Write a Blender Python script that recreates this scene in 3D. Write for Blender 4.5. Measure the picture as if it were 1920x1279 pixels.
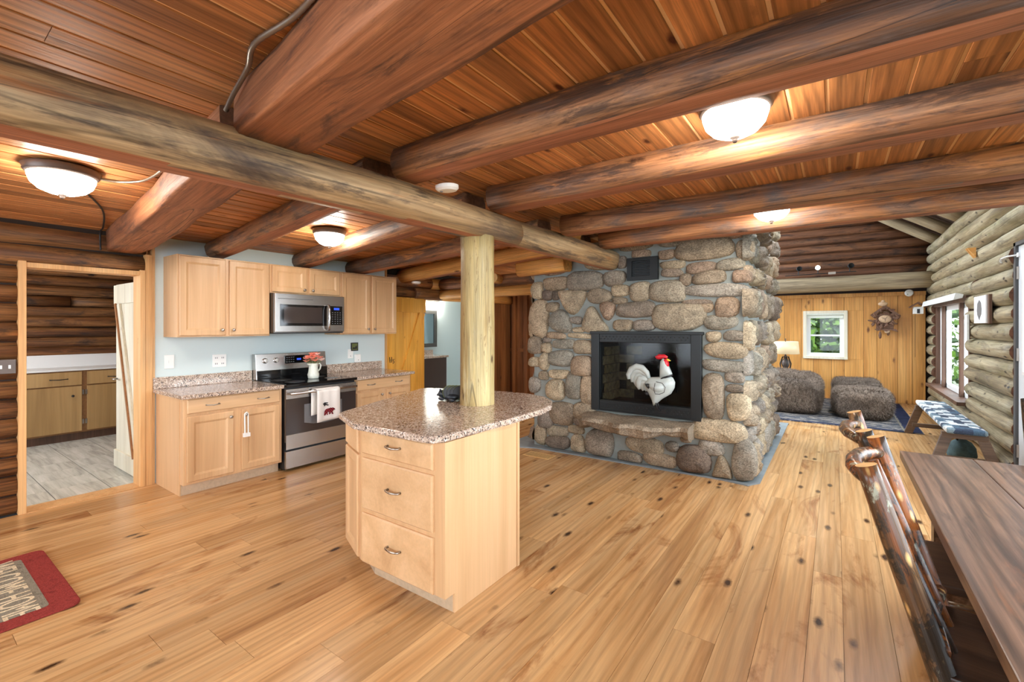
import bpy, math, random
from mathutils import Vector, Matrix, Quaternion
random.seed(7)
SC = bpy.context.scene
for o in list(bpy.data.objects): bpy.data.objects.remove(o)

# ------------------------------------------------------------------ camera
CAMH = 1.47
YAW = math.atan2(607, 853)
cd = bpy.data.cameras.new('camera'); cam = bpy.data.objects.new('camera', cd)
SC.collection.objects.link(cam); SC.camera = cam
cd.sensor_width = 36; cd.lens = 36 * 853 / 1920
cd.shift_y = -(639.5 - 612) / 1920
cd.clip_start = .02
cam.location = (0, 0, CAMH); cam.rotation_euler = (math.pi / 2, 0, YAW)

# ------------------------------------------------------------------ world, sun, exposure
w = bpy.data.worlds.new('sky'); SC.world = w; w.use_nodes = True
bgn = w.node_tree.nodes['Background']
bgn.inputs[0].default_value = (.82, .91, 1.0, 1); bgn.inputs[1].default_value = 7.5
sd = bpy.data.lights.new('sun', 'SUN'); sd.energy = 1.5; sd.angle = .02; sd.color = (1, .95, .85)
sun = bpy.data.objects.new('sun', sd); SC.collection.objects.link(sun)
sun.rotation_euler = (math.radians(32), math.radians(8), 0)
SC.view_settings.view_transform = 'Standard'; SC.view_settings.look = 'None'
SC.view_settings.gamma = 1; SC.view_settings.use_curve_mapping = False
SC.view_settings.exposure = .33
SC.cycles.use_denoising = True
SC.cycles.max_bounces = 10; SC.cycles.diffuse_bounces = 6; SC.cycles.glossy_bounces = 4
SC.cycles.transparent_max_bounces = 12; SC.cycles.sample_clamp_indirect = 6
SC.cycles.caustics_reflective = False; SC.cycles.caustics_refractive = False
LAMP = 66.0

# ------------------------------------------------------------------ materials
def S(r, g, b):
    f = lambda c: (c / 255 / 12.92) if c / 255 <= .04045 else ((c / 255 + .055) / 1.055) ** 2.4
    return (f(r), f(g), f(b), 1)

class NT:
    def __init__(s, name):
        s.m = bpy.data.materials.new(name); s.m.use_nodes = True
        s.t = s.m.node_tree; s.b = s.t.nodes['Principled BSDF']; s.out = s.t.nodes['Material Output']
    def n(s, typ, inp=None, **kw):
        nd = s.t.nodes.new(typ)
        for k, v in kw.items(): setattr(nd, k, v)
        for k, v in (inp or {}).items():
            if isinstance(v, bpy.types.NodeSocket): s.t.links.new(v, nd.inputs[k])
            else: nd.inputs[k].default_value = v
        return nd
    def l(s, a, b): s.t.links.new(a, b)
    def coord(s, scale, rnd=True):
        tc = s.n('ShaderNodeTexCoord'); v = tc.outputs['Object']
        if rnd:
            oi = s.n('ShaderNodeObjectInfo')
            c = s.n('ShaderNodeVectorMath', {0: oi.outputs['Random'], 1: (31.3, 17.7, 53.1)}, operation='MULTIPLY')
            v = s.n('ShaderNodeVectorMath', {0: v, 1: c.outputs[0]}, operation='ADD').outputs[0]
        return s.n('ShaderNodeVectorMath', {0: v, 1: scale}, operation='MULTIPLY').outputs[0]
    def noise(s, vec, detail=4, rough=.55, dist=0, scale=1):
        return s.n('ShaderNodeTexNoise', {'Vector': vec, 'Scale': scale, 'Detail': detail, 'Roughness': rough, 'Distortion': dist}).outputs['Fac']
    def ramp(s, fac, stops, interp='LINEAR'):
        r = s.n('ShaderNodeValToRGB', {'Fac': fac}); e = r.color_ramp; e.interpolation = interp
        while len(e.elements) < len(stops): e.elements.new(.5)
        for el, (p, c) in zip(e.elements, stops):
            el.position = p; el.color = c if len(c) == 4 else (*c, 1)
        return r.outputs['Color']
    def mix(s, fac, a, b, mode='MIX'):
        m = s.n('ShaderNodeMix', data_type='RGBA', blend_type=mode)
        for i, v in ((0, fac), (6, a), (7, b)):
            if isinstance(v, bpy.types.NodeSocket): s.l(v, m.inputs[i])
            else: m.inputs[i].default_value = v
        return m.outputs[2]
    def rng(s, v, a, b, c, d):
        return s.n('ShaderNodeMapRange', {0: v, 1: a, 2: b, 3: c, 4: d}).outputs[0]
    def bump(s, h, strength, dist=.01):
        b = s.n('ShaderNodeBump', {'Height': h, 'Strength': strength, 'Distance': dist}); s.l(b.outputs[0], s.b.inputs['Normal'])
    def fin(s, col=None, rough=.5, metal=0, spec=.5):
        if col is not None:
            if isinstance(col, bpy.types.NodeSocket): s.l(col, s.b.inputs['Base Color'])
            else: s.b.inputs['Base Color'].default_value = col
        if isinstance(rough, bpy.types.NodeSocket): s.l(rough, s.b.inputs['Roughness'])
        else: s.b.inputs['Roughness'].default_value = rough
        s.b.inputs['Metallic'].default_value = metal
        s.b.inputs['Specular IOR Level'].default_value = spec
        return s.m

G = lambda v: (v, v, v, 1)
def wood(name, cols, ax, fs=1.0, rough=.45, knot=None, var=.18, bump=.15, ring=.0, patch=None, grain=.25, lo=.3, hi=.7, spec=.4, streak=.0, fleck=(), crack=0):
    s = NT(name)
    def st(a, b):
        v = [b] * 3; v[ax] = a; return tuple(v)
    v1 = s.coord(st(.5 * fs, 7 * fs))
    n1 = s.noise(v1, 5, .6, .6)
    k = len(cols)
    col = s.ramp(n1, [(lo + (hi - lo) * i / max(1, k - 1), c) for i, c in enumerate(cols)])
    if patch:
        pc, psc, p0, p1 = patch
        n3 = s.noise(s.coord(st(psc * .35, psc)), 5, .65, .8)
        col = s.mix(s.rng(n3, p0, p1, 0, 1), col, pc)
    if ring:
        v2 = s.coord(st(.55, 4.2))
        wv = s.n('ShaderNodeTexWave', {'Vector': v2, 'Scale': 1.6, 'Distortion': 9, 'Detail': 2.5, 'Detail Scale': .9}, bands_direction='YXX'[ax])
        f = s.rng(wv.outputs['Fac'], 0, .55, 1 - ring, 1)
        col = s.mix(1, col, s.n('ShaderNodeCombineColor', {0: f, 1: f, 2: f}).outputs[0], 'MULTIPLY')
    for fc, fa, fx, f0, f1, am in fleck:
        n5 = s.noise(s.coord(st(fa, fx)), 6, .72, .5)
        col = s.mix(s.rng(n5, f0, f1, 0, am), col, fc)
    if crack:
        n6 = s.noise(s.coord(st(.13, 4.2)), 2, .4, 0)
        a6 = s.n('ShaderNodeMath', {0: s.n('ShaderNodeMath', {0: n6, 1: .53}, operation='SUBTRACT').outputs[0]}, operation='ABSOLUTE').outputs[0]
        col = s.mix(s.rng(a6, .0012, .004, crack * .8, 0), col, S(34, 22, 16))
    if streak:
        n4 = s.noise(s.coord(st(1.1 * fs, 26 * fs)), 6, .7, 1.2)
        f4 = s.rng(n4, .32, .68, 1 - streak, 1 + streak * .55)
        col = s.mix(1, col, s.n('ShaderNodeCombineColor', {0: f4, 1: f4, 2: f4}).outputs[0], 'MULTIPLY')
    n2 = s.noise(s.coord(st(2.5 * fs, 110 * fs)), 2, .6)
    f2 = s.rng(n2, .3, .7, 1 - grain, 1 + grain * .5)
    col = s.mix(1, col, s.n('ShaderNodeCombineColor', {0: f2, 1: f2, 2: f2}).outputs[0], 'MULTIPLY')
    if knot:
        ks, thr, kc = knot
        vo = s.n('ShaderNodeTexVoronoi', {'Vector': s.coord(st(ks * .38, ks)), 'Scale': 1, 'Randomness': 1})
        wob = s.noise(s.coord((30, 30, 30)), 3)
        d = s.n('ShaderNodeMath', {0: vo.outputs['Distance'], 1: s.rng(wob, 0, 1, -.05, .05)}, operation='ADD').outputs[0]
        col = s.mix(s.rng(d, thr * .35, thr, 1, 0), col, kc)
    oi = s.n('ShaderNodeObjectInfo')
    f3 = s.rng(oi.outputs['Random'], 0, 1, 1 - var, 1 + var)
    col = s.mix(1, col, s.n('ShaderNodeCombineColor', {0: f3, 1: f3, 2: f3}).outputs[0], 'MULTIPLY')
    s.bump(s.n('ShaderNodeMath', {0: n1, 1: n2}, operation='ADD').outputs[0], bump, .006)
    return s.fin(col, rough, 0, spec)

def plain(name, c, rough=.5, metal=0, var=0, nz=0, nsc=40, bump=0, spec=.5):
    s = NT(name); col = c
    if nz:
        n = s.noise(s.coord((nsc,) * 3), 4, .6)
        f = s.rng(n, .3, .7, 1 - nz, 1 + nz)
        col = s.mix(1, c, s.n('ShaderNodeCombineColor', {0: f, 1: f, 2: f}).outputs[0], 'MULTIPLY')
        if bump: s.bump(n, bump, .004)
    return s.fin(col, rough, metal, spec)

def emit(name, c, st):
    s = NT(name); s.fin(c, .3)
    s.b.inputs['Emission Color'].default_value = c; s.b.inputs['Emission Strength'].default_value = st
    return s.m

def glassm(name, tint=(1, 1, 1, 1), gl=.012, rough=.02):
    s = NT(name)
    t = s.n('ShaderNodeBsdfTransparent', {0: tint}); g = s.n('ShaderNodeBsdfGlossy', {'Color': (1, 1, 1, 1), 'Roughness': rough})
    m = s.n('ShaderNodeMixShader', {0: gl, 1: t.outputs[0], 2: g.outputs[0]}); s.l(m.outputs[0], s.out.inputs[0])
    return s.m

M = {}
M['ceil'] = wood('ceiling_wood', [S(158, 103, 60), S(199, 134, 81), S(225, 158, 100)], 1, rough=.45, ring=.32, knot=(8, .17, S(79, 38, 21)), var=.22, spec=.35, streak=0.22)
M['ceilpale'] = wood('unstained_pine', [S(226, 178, 124), S(240, 200, 150)], 1, var=0, grain=.1)
M['joist'] = wood('dark_log', [S(95, 70, 56), S(152, 104, 70), S(184, 132, 91), S(207, 161, 118)], 0, fs=.9, rough=.55, bump=.5, patch=(S(118, 104, 98), 5, .48, .66), knot=(3.6, .1, S(51, 29, 20)), grain=.35, var=.1, streak=0.5, fleck=((S(72, 59, 54), 2.2, 15, .52, .62, .75), (S(216, 145, 79), 1.6, 10, .58, .66, .7)), crack=.8)
M['hewn'] = wood('hewn_timber', [S(115, 71, 51), S(164, 106, 71), S(191, 129, 90)], 0, fs=.8, rough=.6, bump=.35, patch=(S(90, 67, 60), 3.5, .55, .72), knot=(3, .1, S(57, 34, 27)), var=.05, streak=0.35, fleck=((S(83, 60, 53), 2.2, 12, .54, .66, .7), (S(215, 148, 97), 1.4, 8, .58, .68, .5)), crack=.9)
M['girder'] = wood('yellow_grey_log', [S(106, 93, 80), S(175, 142, 101), S(199, 171, 131), S(161, 122, 84)], 0, fs=.8, rough=.5, bump=.35, patch=(S(111, 93, 78), 4, .52, .7), knot=(3, .085, S(58, 37, 25)), var=.04, streak=0.4, fleck=((S(78, 67, 63), 2.0, 14, .52, .62, .7), (S(186, 118, 63), 1.4, 9, .58, .68, .6)), crack=.6)
M['under'] = wood('hewn_underside', [S(132, 82, 59), S(177, 115, 82), S(198, 136, 101)], 0, rough=.6, bump=.25, var=.05, streak=.25, knot=(3, .08, S(70, 40, 28)), fleck=((S(108, 73, 56), 1.6, 12, .55, .66, .6),), crack=.6)
M['paleend'] = wood('pale_peeled_log', [S(186, 125, 58), S(218, 159, 86), S(235, 182, 114)], 0, rough=.5, bump=.3, knot=(4, .09, S(95, 53, 26)), var=.12, streak=0.35)
M['llog'] = wood('brown_wall_log', [S(69, 43, 27), S(117, 75, 46), S(158, 110, 66), S(135, 92, 57)], 0, rough=.55, bump=.5, patch=(S(69, 55, 50), 5, .54, .7), knot=(4, .1, S(40, 23, 16)), var=.18, grain=.4, streak=0.5, fleck=((S(50, 36, 32), 2.0, 16, .53, .63, .7), (S(190, 124, 66), 1.5, 10, .57, .67, .55)), crack=.7)
M['blog'] = wood('back_wall_log', [S(78, 52, 37), S(126, 83, 57), S(147, 104, 73)], 0, rough=.6, bump=.5, patch=(S(61, 48, 44), 4, .55, .72), knot=(3, .09, S(32, 19, 13)), var=.18, streak=0.5, fleck=((S(41, 30, 27), 1.6, 12, .53, .63, .7), (S(150, 97, 55), 1.5, 8, .57, .67, .5)))
M['rlog'] = wood('grey_wall_log', [S(107, 94, 73), S(159, 143, 113), S(176, 165, 138), S(142, 125, 99)], 0, fs=.8, rough=.55, bump=.4, patch=(S(135, 128, 96), 4, .52, .72), knot=(10, .2, S(35, 27, 21)), var=.1, grain=.2, streak=0.35, fleck=((S(93, 83, 72), 2.0, 14, .53, .63, .6), (S(151, 141, 96), 1.5, 8, .55, .67, .5)), crack=.6)
M['logend'] = plain('log_end_grain', S(112, 74, 52), .7, nz=.4, nsc=30)
M['paleendgrain'] = plain('fresh_end_grain', S(214, 172, 112), .7, nz=.15, nsc=25)
M['chink'] = plain('dark_gap', S(40, 28, 22), .9)
M['floor'] = wood('floor_oak', [S(158, 110, 66), S(192, 145, 94), S(208, 166, 116), S(194, 149, 100)], 1, fs=.8, rough=.27, ring=.16, knot=(7, .18, S(62, 38, 22)), var=.13, bump=.03, grain=.1, patch=(S(138, 84, 40), 3.4, .56, .72), lo=.25, hi=.75, spec=.5, streak=0.14)
M['gap'] = plain('floor_gap', S(90, 58, 32), .9)
M['maple'] = wood('maple', [S(196, 154, 110), S(213, 173, 128), S(223, 185, 142)], 2, fs=.6, rough=.38, var=.04, bump=.02, grain=.06)
M['maplex'] = wood('maple_wide', [S(196, 154, 110), S(213, 173, 128), S(223, 185, 142)], 1, fs=.6, rough=.38, var=.03, bump=.02, grain=.06)
M['mapledark'] = plain('maple_shadow', S(160, 122, 84), .6)
M['toe'] = plain('toe_kick', S(196, 172, 142), .5, nz=.1)
M['ply'] = wood('old_birch_plywood', [S(146, 112, 66), S(176, 140, 90), S(190, 156, 106)], 2, fs=.5, rough=.5, var=.05, grain=.1)
M['plydark'] = plain('old_stile', S(138, 96, 54), .6, nz=.15)
M['jamb'] = wood('door_casing_pine', [S(186, 134, 80), S(212, 164, 108), S(220, 178, 126)], 2, fs=.8, rough=.5, var=.06, grain=.15, knot=(4, .07, S(110, 66, 36)))
M['whitewood'] = wood('white_pine', [S(206, 196, 172), S(226, 218, 196), S(232, 226, 208)], 2, fs=.7, rough=.5, var=.05, grain=.1, knot=(5, .06, S(140, 115, 90)))
M['brace'] = wood('brown_brace', [S(150, 98, 56), S(174, 120, 74)], 2, rough=.5, var=.03)
M['pine'] = wood('knotty_pine', [S(186, 123, 56), S(216, 155, 81), S(228, 172, 100)], 2, fs=.6, rough=.42, ring=.12, var=.07, grain=.12, knot=(5.5, .16, S(100, 54, 25)), streak=0.15)
M['pined'] = wood('dark_stair_wood', [S(104, 64, 36), S(146, 94, 54), S(164, 110, 66)], 2, fs=.7, rough=.5, var=.15, knot=(4, .08, S(40, 20, 10)), streak=0.3)
M['barn'] = wood('amber_pine', [S(203, 137, 45), S(230, 170, 72), S(241, 187, 93)], 2, fs=.7, rough=.4, var=.06, grain=.12, knot=(4, .09, S(114, 60, 20)), streak=0.15)
M['post'] = wood('peeled_post', [S(141, 109, 62), S(191, 167, 109), S(208, 189, 137), S(184, 154, 94)], 0, fs=.9, rough=.5, bump=.4, knot=(9, .13, S(86, 62, 33)), var=.02, grain=.25, streak=0.35, fleck=((S(120, 86, 47), 7, 40, .58, .66, .8), (S(212, 199, 159), 2, 12, .55, .66, .6)), crack=.7)
M['rafter'] = wood('grey_rafter', [S(120, 104, 84), S(168, 150, 120), S(182, 166, 138)], 0, rough=.6, bump=.3, var=.08, streak=0.35)
M['roof'] = plain('roof_boards', S(78, 54, 40), .8, nz=.3)
M['table'] = wood('dark_table', [S(62, 44, 34), S(98, 72, 56), S(128, 98, 78), S(88, 62, 46)], 1, fs=.8, rough=.3, ring=.36, var=.06, bump=.08, grain=.3, streak=0.4, fleck=((S(150, 100, 66), 1.6, 11, .58, .68, .55), (S(52, 36, 30), 1.8, 12, .55, .65, .6)))
M['seat'] = wood('dark_seat', [S(44, 30, 22), S(70, 50, 38), S(88, 64, 48)], 0, rough=.35, var=.05, bump=.1, streak=0.3)
M['chairlog'] = wood('varnished_bark', [S(158, 92, 44), S(120, 70, 38), S(84, 62, 44), S(140, 104, 70)], 0, fs=1.2, rough=.24, bump=.3, knot=(20, .2, S(222, 178, 112)), var=.05, lo=.38, hi=.62, streak=.3, fleck=((S(44, 42, 38), 5, 16, .5, .56, .9), (S(168, 170, 148), 6, 18, .57, .63, .85)))
M['benchwood'] = wood('bench_brown', [S(92, 74, 60), S(122, 100, 82)], 0, rough=.5, var=.05, streak=0.3)
M['wframe'] = wood('dark_window_wood', [S(78, 54, 40), S(108, 78, 60)], 2, rough=.5, var=.05)
M['paint'] = plain('pale_blue_paint', S(206, 220, 220), .6)
M['white'] = plain('white_paint', S(236, 238, 238), .4)
M['doorwhite'] = plain('door_white', S(222, 228, 234), .35)
M['plastic'] = plain('white_plastic', S(240, 240, 236), .35)
M['black'] = plain('black_metal', S(34, 38, 40), .42, .3)
M['blackgloss'] = plain('black_glass', S(14, 14, 16), .06, spec=.6)
M['soot'] = plain('soot', S(15, 14, 13), .9, nz=.4)
M['sootbrick'] = plain('sooty_brick', S(96, 88, 62), .9, nz=.6, nsc=18)
M['bronze'] = plain('bronze', S(98, 86, 80), .45, .4)
M['nickel'] = plain('nickel', S(176, 168, 158), .28, .95)
M['steel'] = plain('brushed_steel', S(190, 186, 182), .24, .95, nz=.06, nsc=60)
M['steeldark'] = plain('grey_steel', S(120, 118, 116), .3, .9)
M['dkglass'] = plain('oven_glass', S(58, 50, 48), .08, spec=.7)
M['grey'] = plain('grey_plastic', S(110, 110, 112), .5)
M['bowl'] = emit('lamp_glass', (1, .93, .82, 1), LAMP)
M['spotbulb'] = emit('spot_bulb', (1, .86, .66, 1), 260)
M['display'] = emit('blue_display', S(40, 70, 190), 1.2)
M['glass'] = glassm('window_glass')
M['fireglass'] = glassm('fire_glass', (.8, .8, .8, 1), .012, .12)
M['cream'] = emit('lamp_shade_fabric', S(226, 206, 168), .35)
M['red'] = plain('red_enamel', S(196, 30, 44), .3)
M['yellow'] = plain('yellow_enamel', S(222, 190, 60), .3)
M['enamel'] = plain('white_enamel', S(178, 186, 182), .25, nz=.05, nsc=20)
M['inkblack'] = plain('ink_black', S(26, 24, 26), .5)
M['towel'] = plain('towel_cotton', S(232, 228, 222), .9, nz=.06, nsc=200, bump=.2)
M['ceramic'] = plain('glazed_ceramic', S(222, 226, 214), .25, nz=.07, nsc=60)
M['petal'] = plain('coral_petals', S(232, 136, 112), .6, nz=.25, nsc=30)
M['petal2'] = plain('pale_petals', S(236, 196, 186), .6, nz=.15, nsc=30)
M['leafg'] = plain('leaf_green', S(104, 112, 62), .6)
M['clock'] = plain('carved_walnut', S(112, 78, 58), .6, nz=.5, nsc=60, bump=.6)
M['clockpale'] = plain('carved_pale_wood', S(206, 172, 138), .5, nz=.2, nsc=60)
M['slate'] = plain('blue_slate', S(128, 138, 142), .5, nz=.15, nsc=8)
M['vanity'] = plain('dark_vanity', S(54, 38, 34), .4)
M['mirror'] = plain('mirror', S(150, 165, 170), .04, 1)
M['mirrorframe'] = plain('mirror_frame', S(72, 72, 70), .4)
M['leaf'] = plain('foliage', S(96, 132, 44), .6, nz=.4, nsc=3)
M['leafdk'] = plain('foliage_dark', S(48, 76, 30), .6, nz=.4, nsc=3)
M['bark'] = plain('bark', S(44, 36, 30), .9, nz=.3)
M['ground'] = plain('forest_ground', S(58, 62, 36), .9, nz=.4, nsc=2)
M['conduit'] = plain('conduit_metal', S(150, 140, 128), .35, .8)
M['signwhite'] = plain('weathered_white', S(214, 216, 214), .6, nz=.08, nsc=30)

def granite():
    s = NT('granite')
    v = s.coord((1, 1, 1), False)
    a = s.n('ShaderNodeTexVoronoi', {'Vector': v, 'Scale': 130, 'Randomness': 1})
    c = s.ramp(s.n('ShaderNodeSeparateColor', {0: a.outputs['Color']}).outputs[0], [(0, S(74, 68, 64)), (.13, S(128, 112, 102)), (.27, S(188, 168, 150)), (.55, S(210, 192, 174)), (.8, S(172, 148, 132)), (.92, S(232, 224, 214))], 'CONSTANT')
    n = s.noise(v, 3, .6, 0, 30)
    c = s.mix(s.rng(n, .4, .7, 0, .3), c, S(166, 140, 124))
    return s.fin(c, .12, 0, .6)
M['granite'] = granite()

def stone():
    s = NT('field_stone')
    oi = s.n('ShaderNodeObjectInfo')
    base = s.ramp(oi.outputs['Random'], [(0, S(122, 110, 98)), (.2, S(170, 154, 128)), (.4, S(140, 136, 124)), (.55, S(152, 128, 108)), (.7, S(186, 170, 142)), (.85, S(118, 104, 92)), (1, S(164, 158, 146))])
    n1 = s.noise(s.coord((6, 6, 6)), 6, .65, .5)
    n2 = s.noise(s.coord((70, 70, 110)), 4, .7)
    f = s.rng(n1, .3, .72, .55, 1.3)
    c = s.mix(1, base, s.n('ShaderNodeCombineColor', {0: f, 1: f, 2: f}).outputs[0], 'MULTIPLY')
    f2 = s.rng(n2, .36, .64, .5, 1.45)
    c = s.mix(1, c, s.n('ShaderNodeCombineColor', {0: f2, 1: f2, 2: f2}).outputs[0], 'MULTIPLY')
    h = s.n('ShaderNodeMath', {0: n1, 1: s.rng(n2, 0, 1, 0, .35)}, operation='ADD').outputs[0]
    s.bump(h, .7, .02)
    return s.fin(c, .75, 0, .3)
M['stone'] = stone()
M['mortar'] = plain('mortar', S(140, 146, 142), .85, nz=.12, nsc=9, bump=.3)

def fur():
    s = NT('brown_fur')
    v = s.coord((13, 13, 9)); n0 = s.noise(v, 5, .65, 2.2)
    n1 = s.noise(s.coord((70, 70, 22)), 4, .7, 2.0)
    c = s.ramp(n1, [(.3, S(84, 72, 64)), (.5, S(146, 128, 114)), (.7, S(206, 192, 176))])
    f = s.rng(n0, .34, .66, .42, 1.4)
    c = s.mix(1, c, s.n('ShaderNodeCombineColor', {0: f, 1: f, 2: f}).outputs[0], 'MULTIPLY')
    s.bump(s.n('ShaderNodeMath', {0: n1, 1: n0}, operation='ADD').outputs[0], 1, .03)
    return s.fin(c, .85, 0, .2)
M['fur'] = fur()

def weave():
    s = NT('woven_seat')
    v = s.coord((11, 11, 11), False)
    c = s.n('ShaderNodeTexVoronoi', {'Vector': s.coord((15, 11, 9), False), 'Scale': 1, 'Randomness': .5}, distance='CHEBYCHEV')
    k = s.n('ShaderNodeSeparateColor', {0: c.outputs['Color']}).outputs[0]
    col = s.ramp(k, [(0, S(48, 62, 84)), (.25, S(206, 210, 212)), (.5, S(70, 96, 118)), (.68, S(222, 222, 220)), (.85, S(120, 140, 150))], 'CONSTANT')
    n = s.noise(s.coord((160, 30, 60)), 2)
    f = s.rng(n, .35, .65, .7, 1.15)
    col = s.mix(1, col, s.n('ShaderNodeCombineColor', {0: f, 1: f, 2: f}).outputs[0], 'MULTIPLY')
    return s.fin(col, .8)
M['weave'] = weave()

def rugm(name, cols, sc):
    s = NT(name)
    n = s.noise(s.coord(sc, False), 5, .75, 1)
    st = [(.3 + .4 * i / (len(cols) - 1), c) for i, c in enumerate(cols)]
    c = s.ramp(n, st)
    n2 = s.noise(s.coord((150, 150, 150)), 2)
    f = s.rng(n2, .3, .7, .75, 1.2)
    c = s.mix(1, c, s.n('ShaderNodeCombineColor', {0: f, 1: f, 2: f}).outputs[0], 'MULTIPLY'); s.bump(n2, .8, .006)
    return s.fin(c, .95, 0, .1)
M['rugblue'] = rugm('dark_rug', [S(34, 38, 50), S(72, 80, 94), S(60, 62, 68), S(176, 168, 158), S(46, 52, 70)], (5, 22, 5))
M['rugnavy'] = rugm('navy_rug_border', [S(28, 30, 42), S(46, 54, 84)], (6, 6, 6))
M['ruggrey'] = rugm('hooked_grey_wool', [S(104, 96, 84), S(140, 132, 116), S(120, 112, 98)], (14, 14, 14))
M['rugred'] = rugm('hooked_red_wool', [S(116, 44, 42), S(146, 60, 54), S(132, 52, 48)], (14, 14, 14))
M['rugcream'] = rugm('hooked_cream_wool', [S(206, 186, 152), S(226, 208, 176)], (14, 14, 14))

def tilem():
    s = NT('wood_look_tile')
    n = s.noise(s.coord((1.2, 16, 2)), 5, .65, .6)
    c = s.ramp(n, [(.3, S(166, 166, 158)), (.5, S(200, 200, 190)), (.7, S(220, 220, 212))])
    return s.fin(c, .25, 0, .5)
M['tile'] = tilem()
M['grout'] = plain('dark_grout', S(66, 68, 70), .9)

# ------------------------------------------------------------------ geometry helpers
COL = SC.collection
WL = {}
def wloc(o): return WL.get(o.name, Vector((0, 0, 0)))
def tagp(o, label=None, cat=None, group=None, kind=None):
    if label: o['label'] = label
    if cat: o['category'] = cat
    if group: o['group'] = group
    if kind: o['kind'] = kind
    return o
def thing(name, label, cat, loc=(0, 0, 0), group=None):
    o = bpy.data.objects.new(name, None); COL.objects.link(o); o.empty_display_size = .1
    o.location = loc; WL[o.name] = Vector(loc)
    return tagp(o, label, cat, group)
def struct(o): o['kind'] = 'structure'; return o
def rootonly(name):
    o = bpy.data.objects.new(name, None); COL.objects.link(o); WL[o.name] = Vector((0, 0, 0)); o['kind'] = 'structure'; return o

def link(name, me, mats, parent, center, smooth=False, rot=None, bevel=0, seg=2):
    o = bpy.data.objects.new(name, me); COL.objects.link(o)
    for m in (mats if isinstance(mats, (list, tuple)) else [mats]): me.materials.append(M[m] if isinstance(m, str) else m)
    if smooth:
        me.polygons.foreach_set('use_smooth', [True] * len(me.polygons))
    if parent is not None:
        o.parent = parent; o.location = Vector(center) - wloc(parent)
    else: o.location = center
    WL[o.name] = Vector(center)
    if rot is not None: o.rotation_mode = 'QUATERNION'; o.rotation_quaternion = rot
    if bevel:
        b = o.modifiers.new('edge', 'BEVEL'); b.width = bevel; b.segments = seg; b.limit_method = 'ANGLE'; b.angle_limit = .6
    return o

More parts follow.
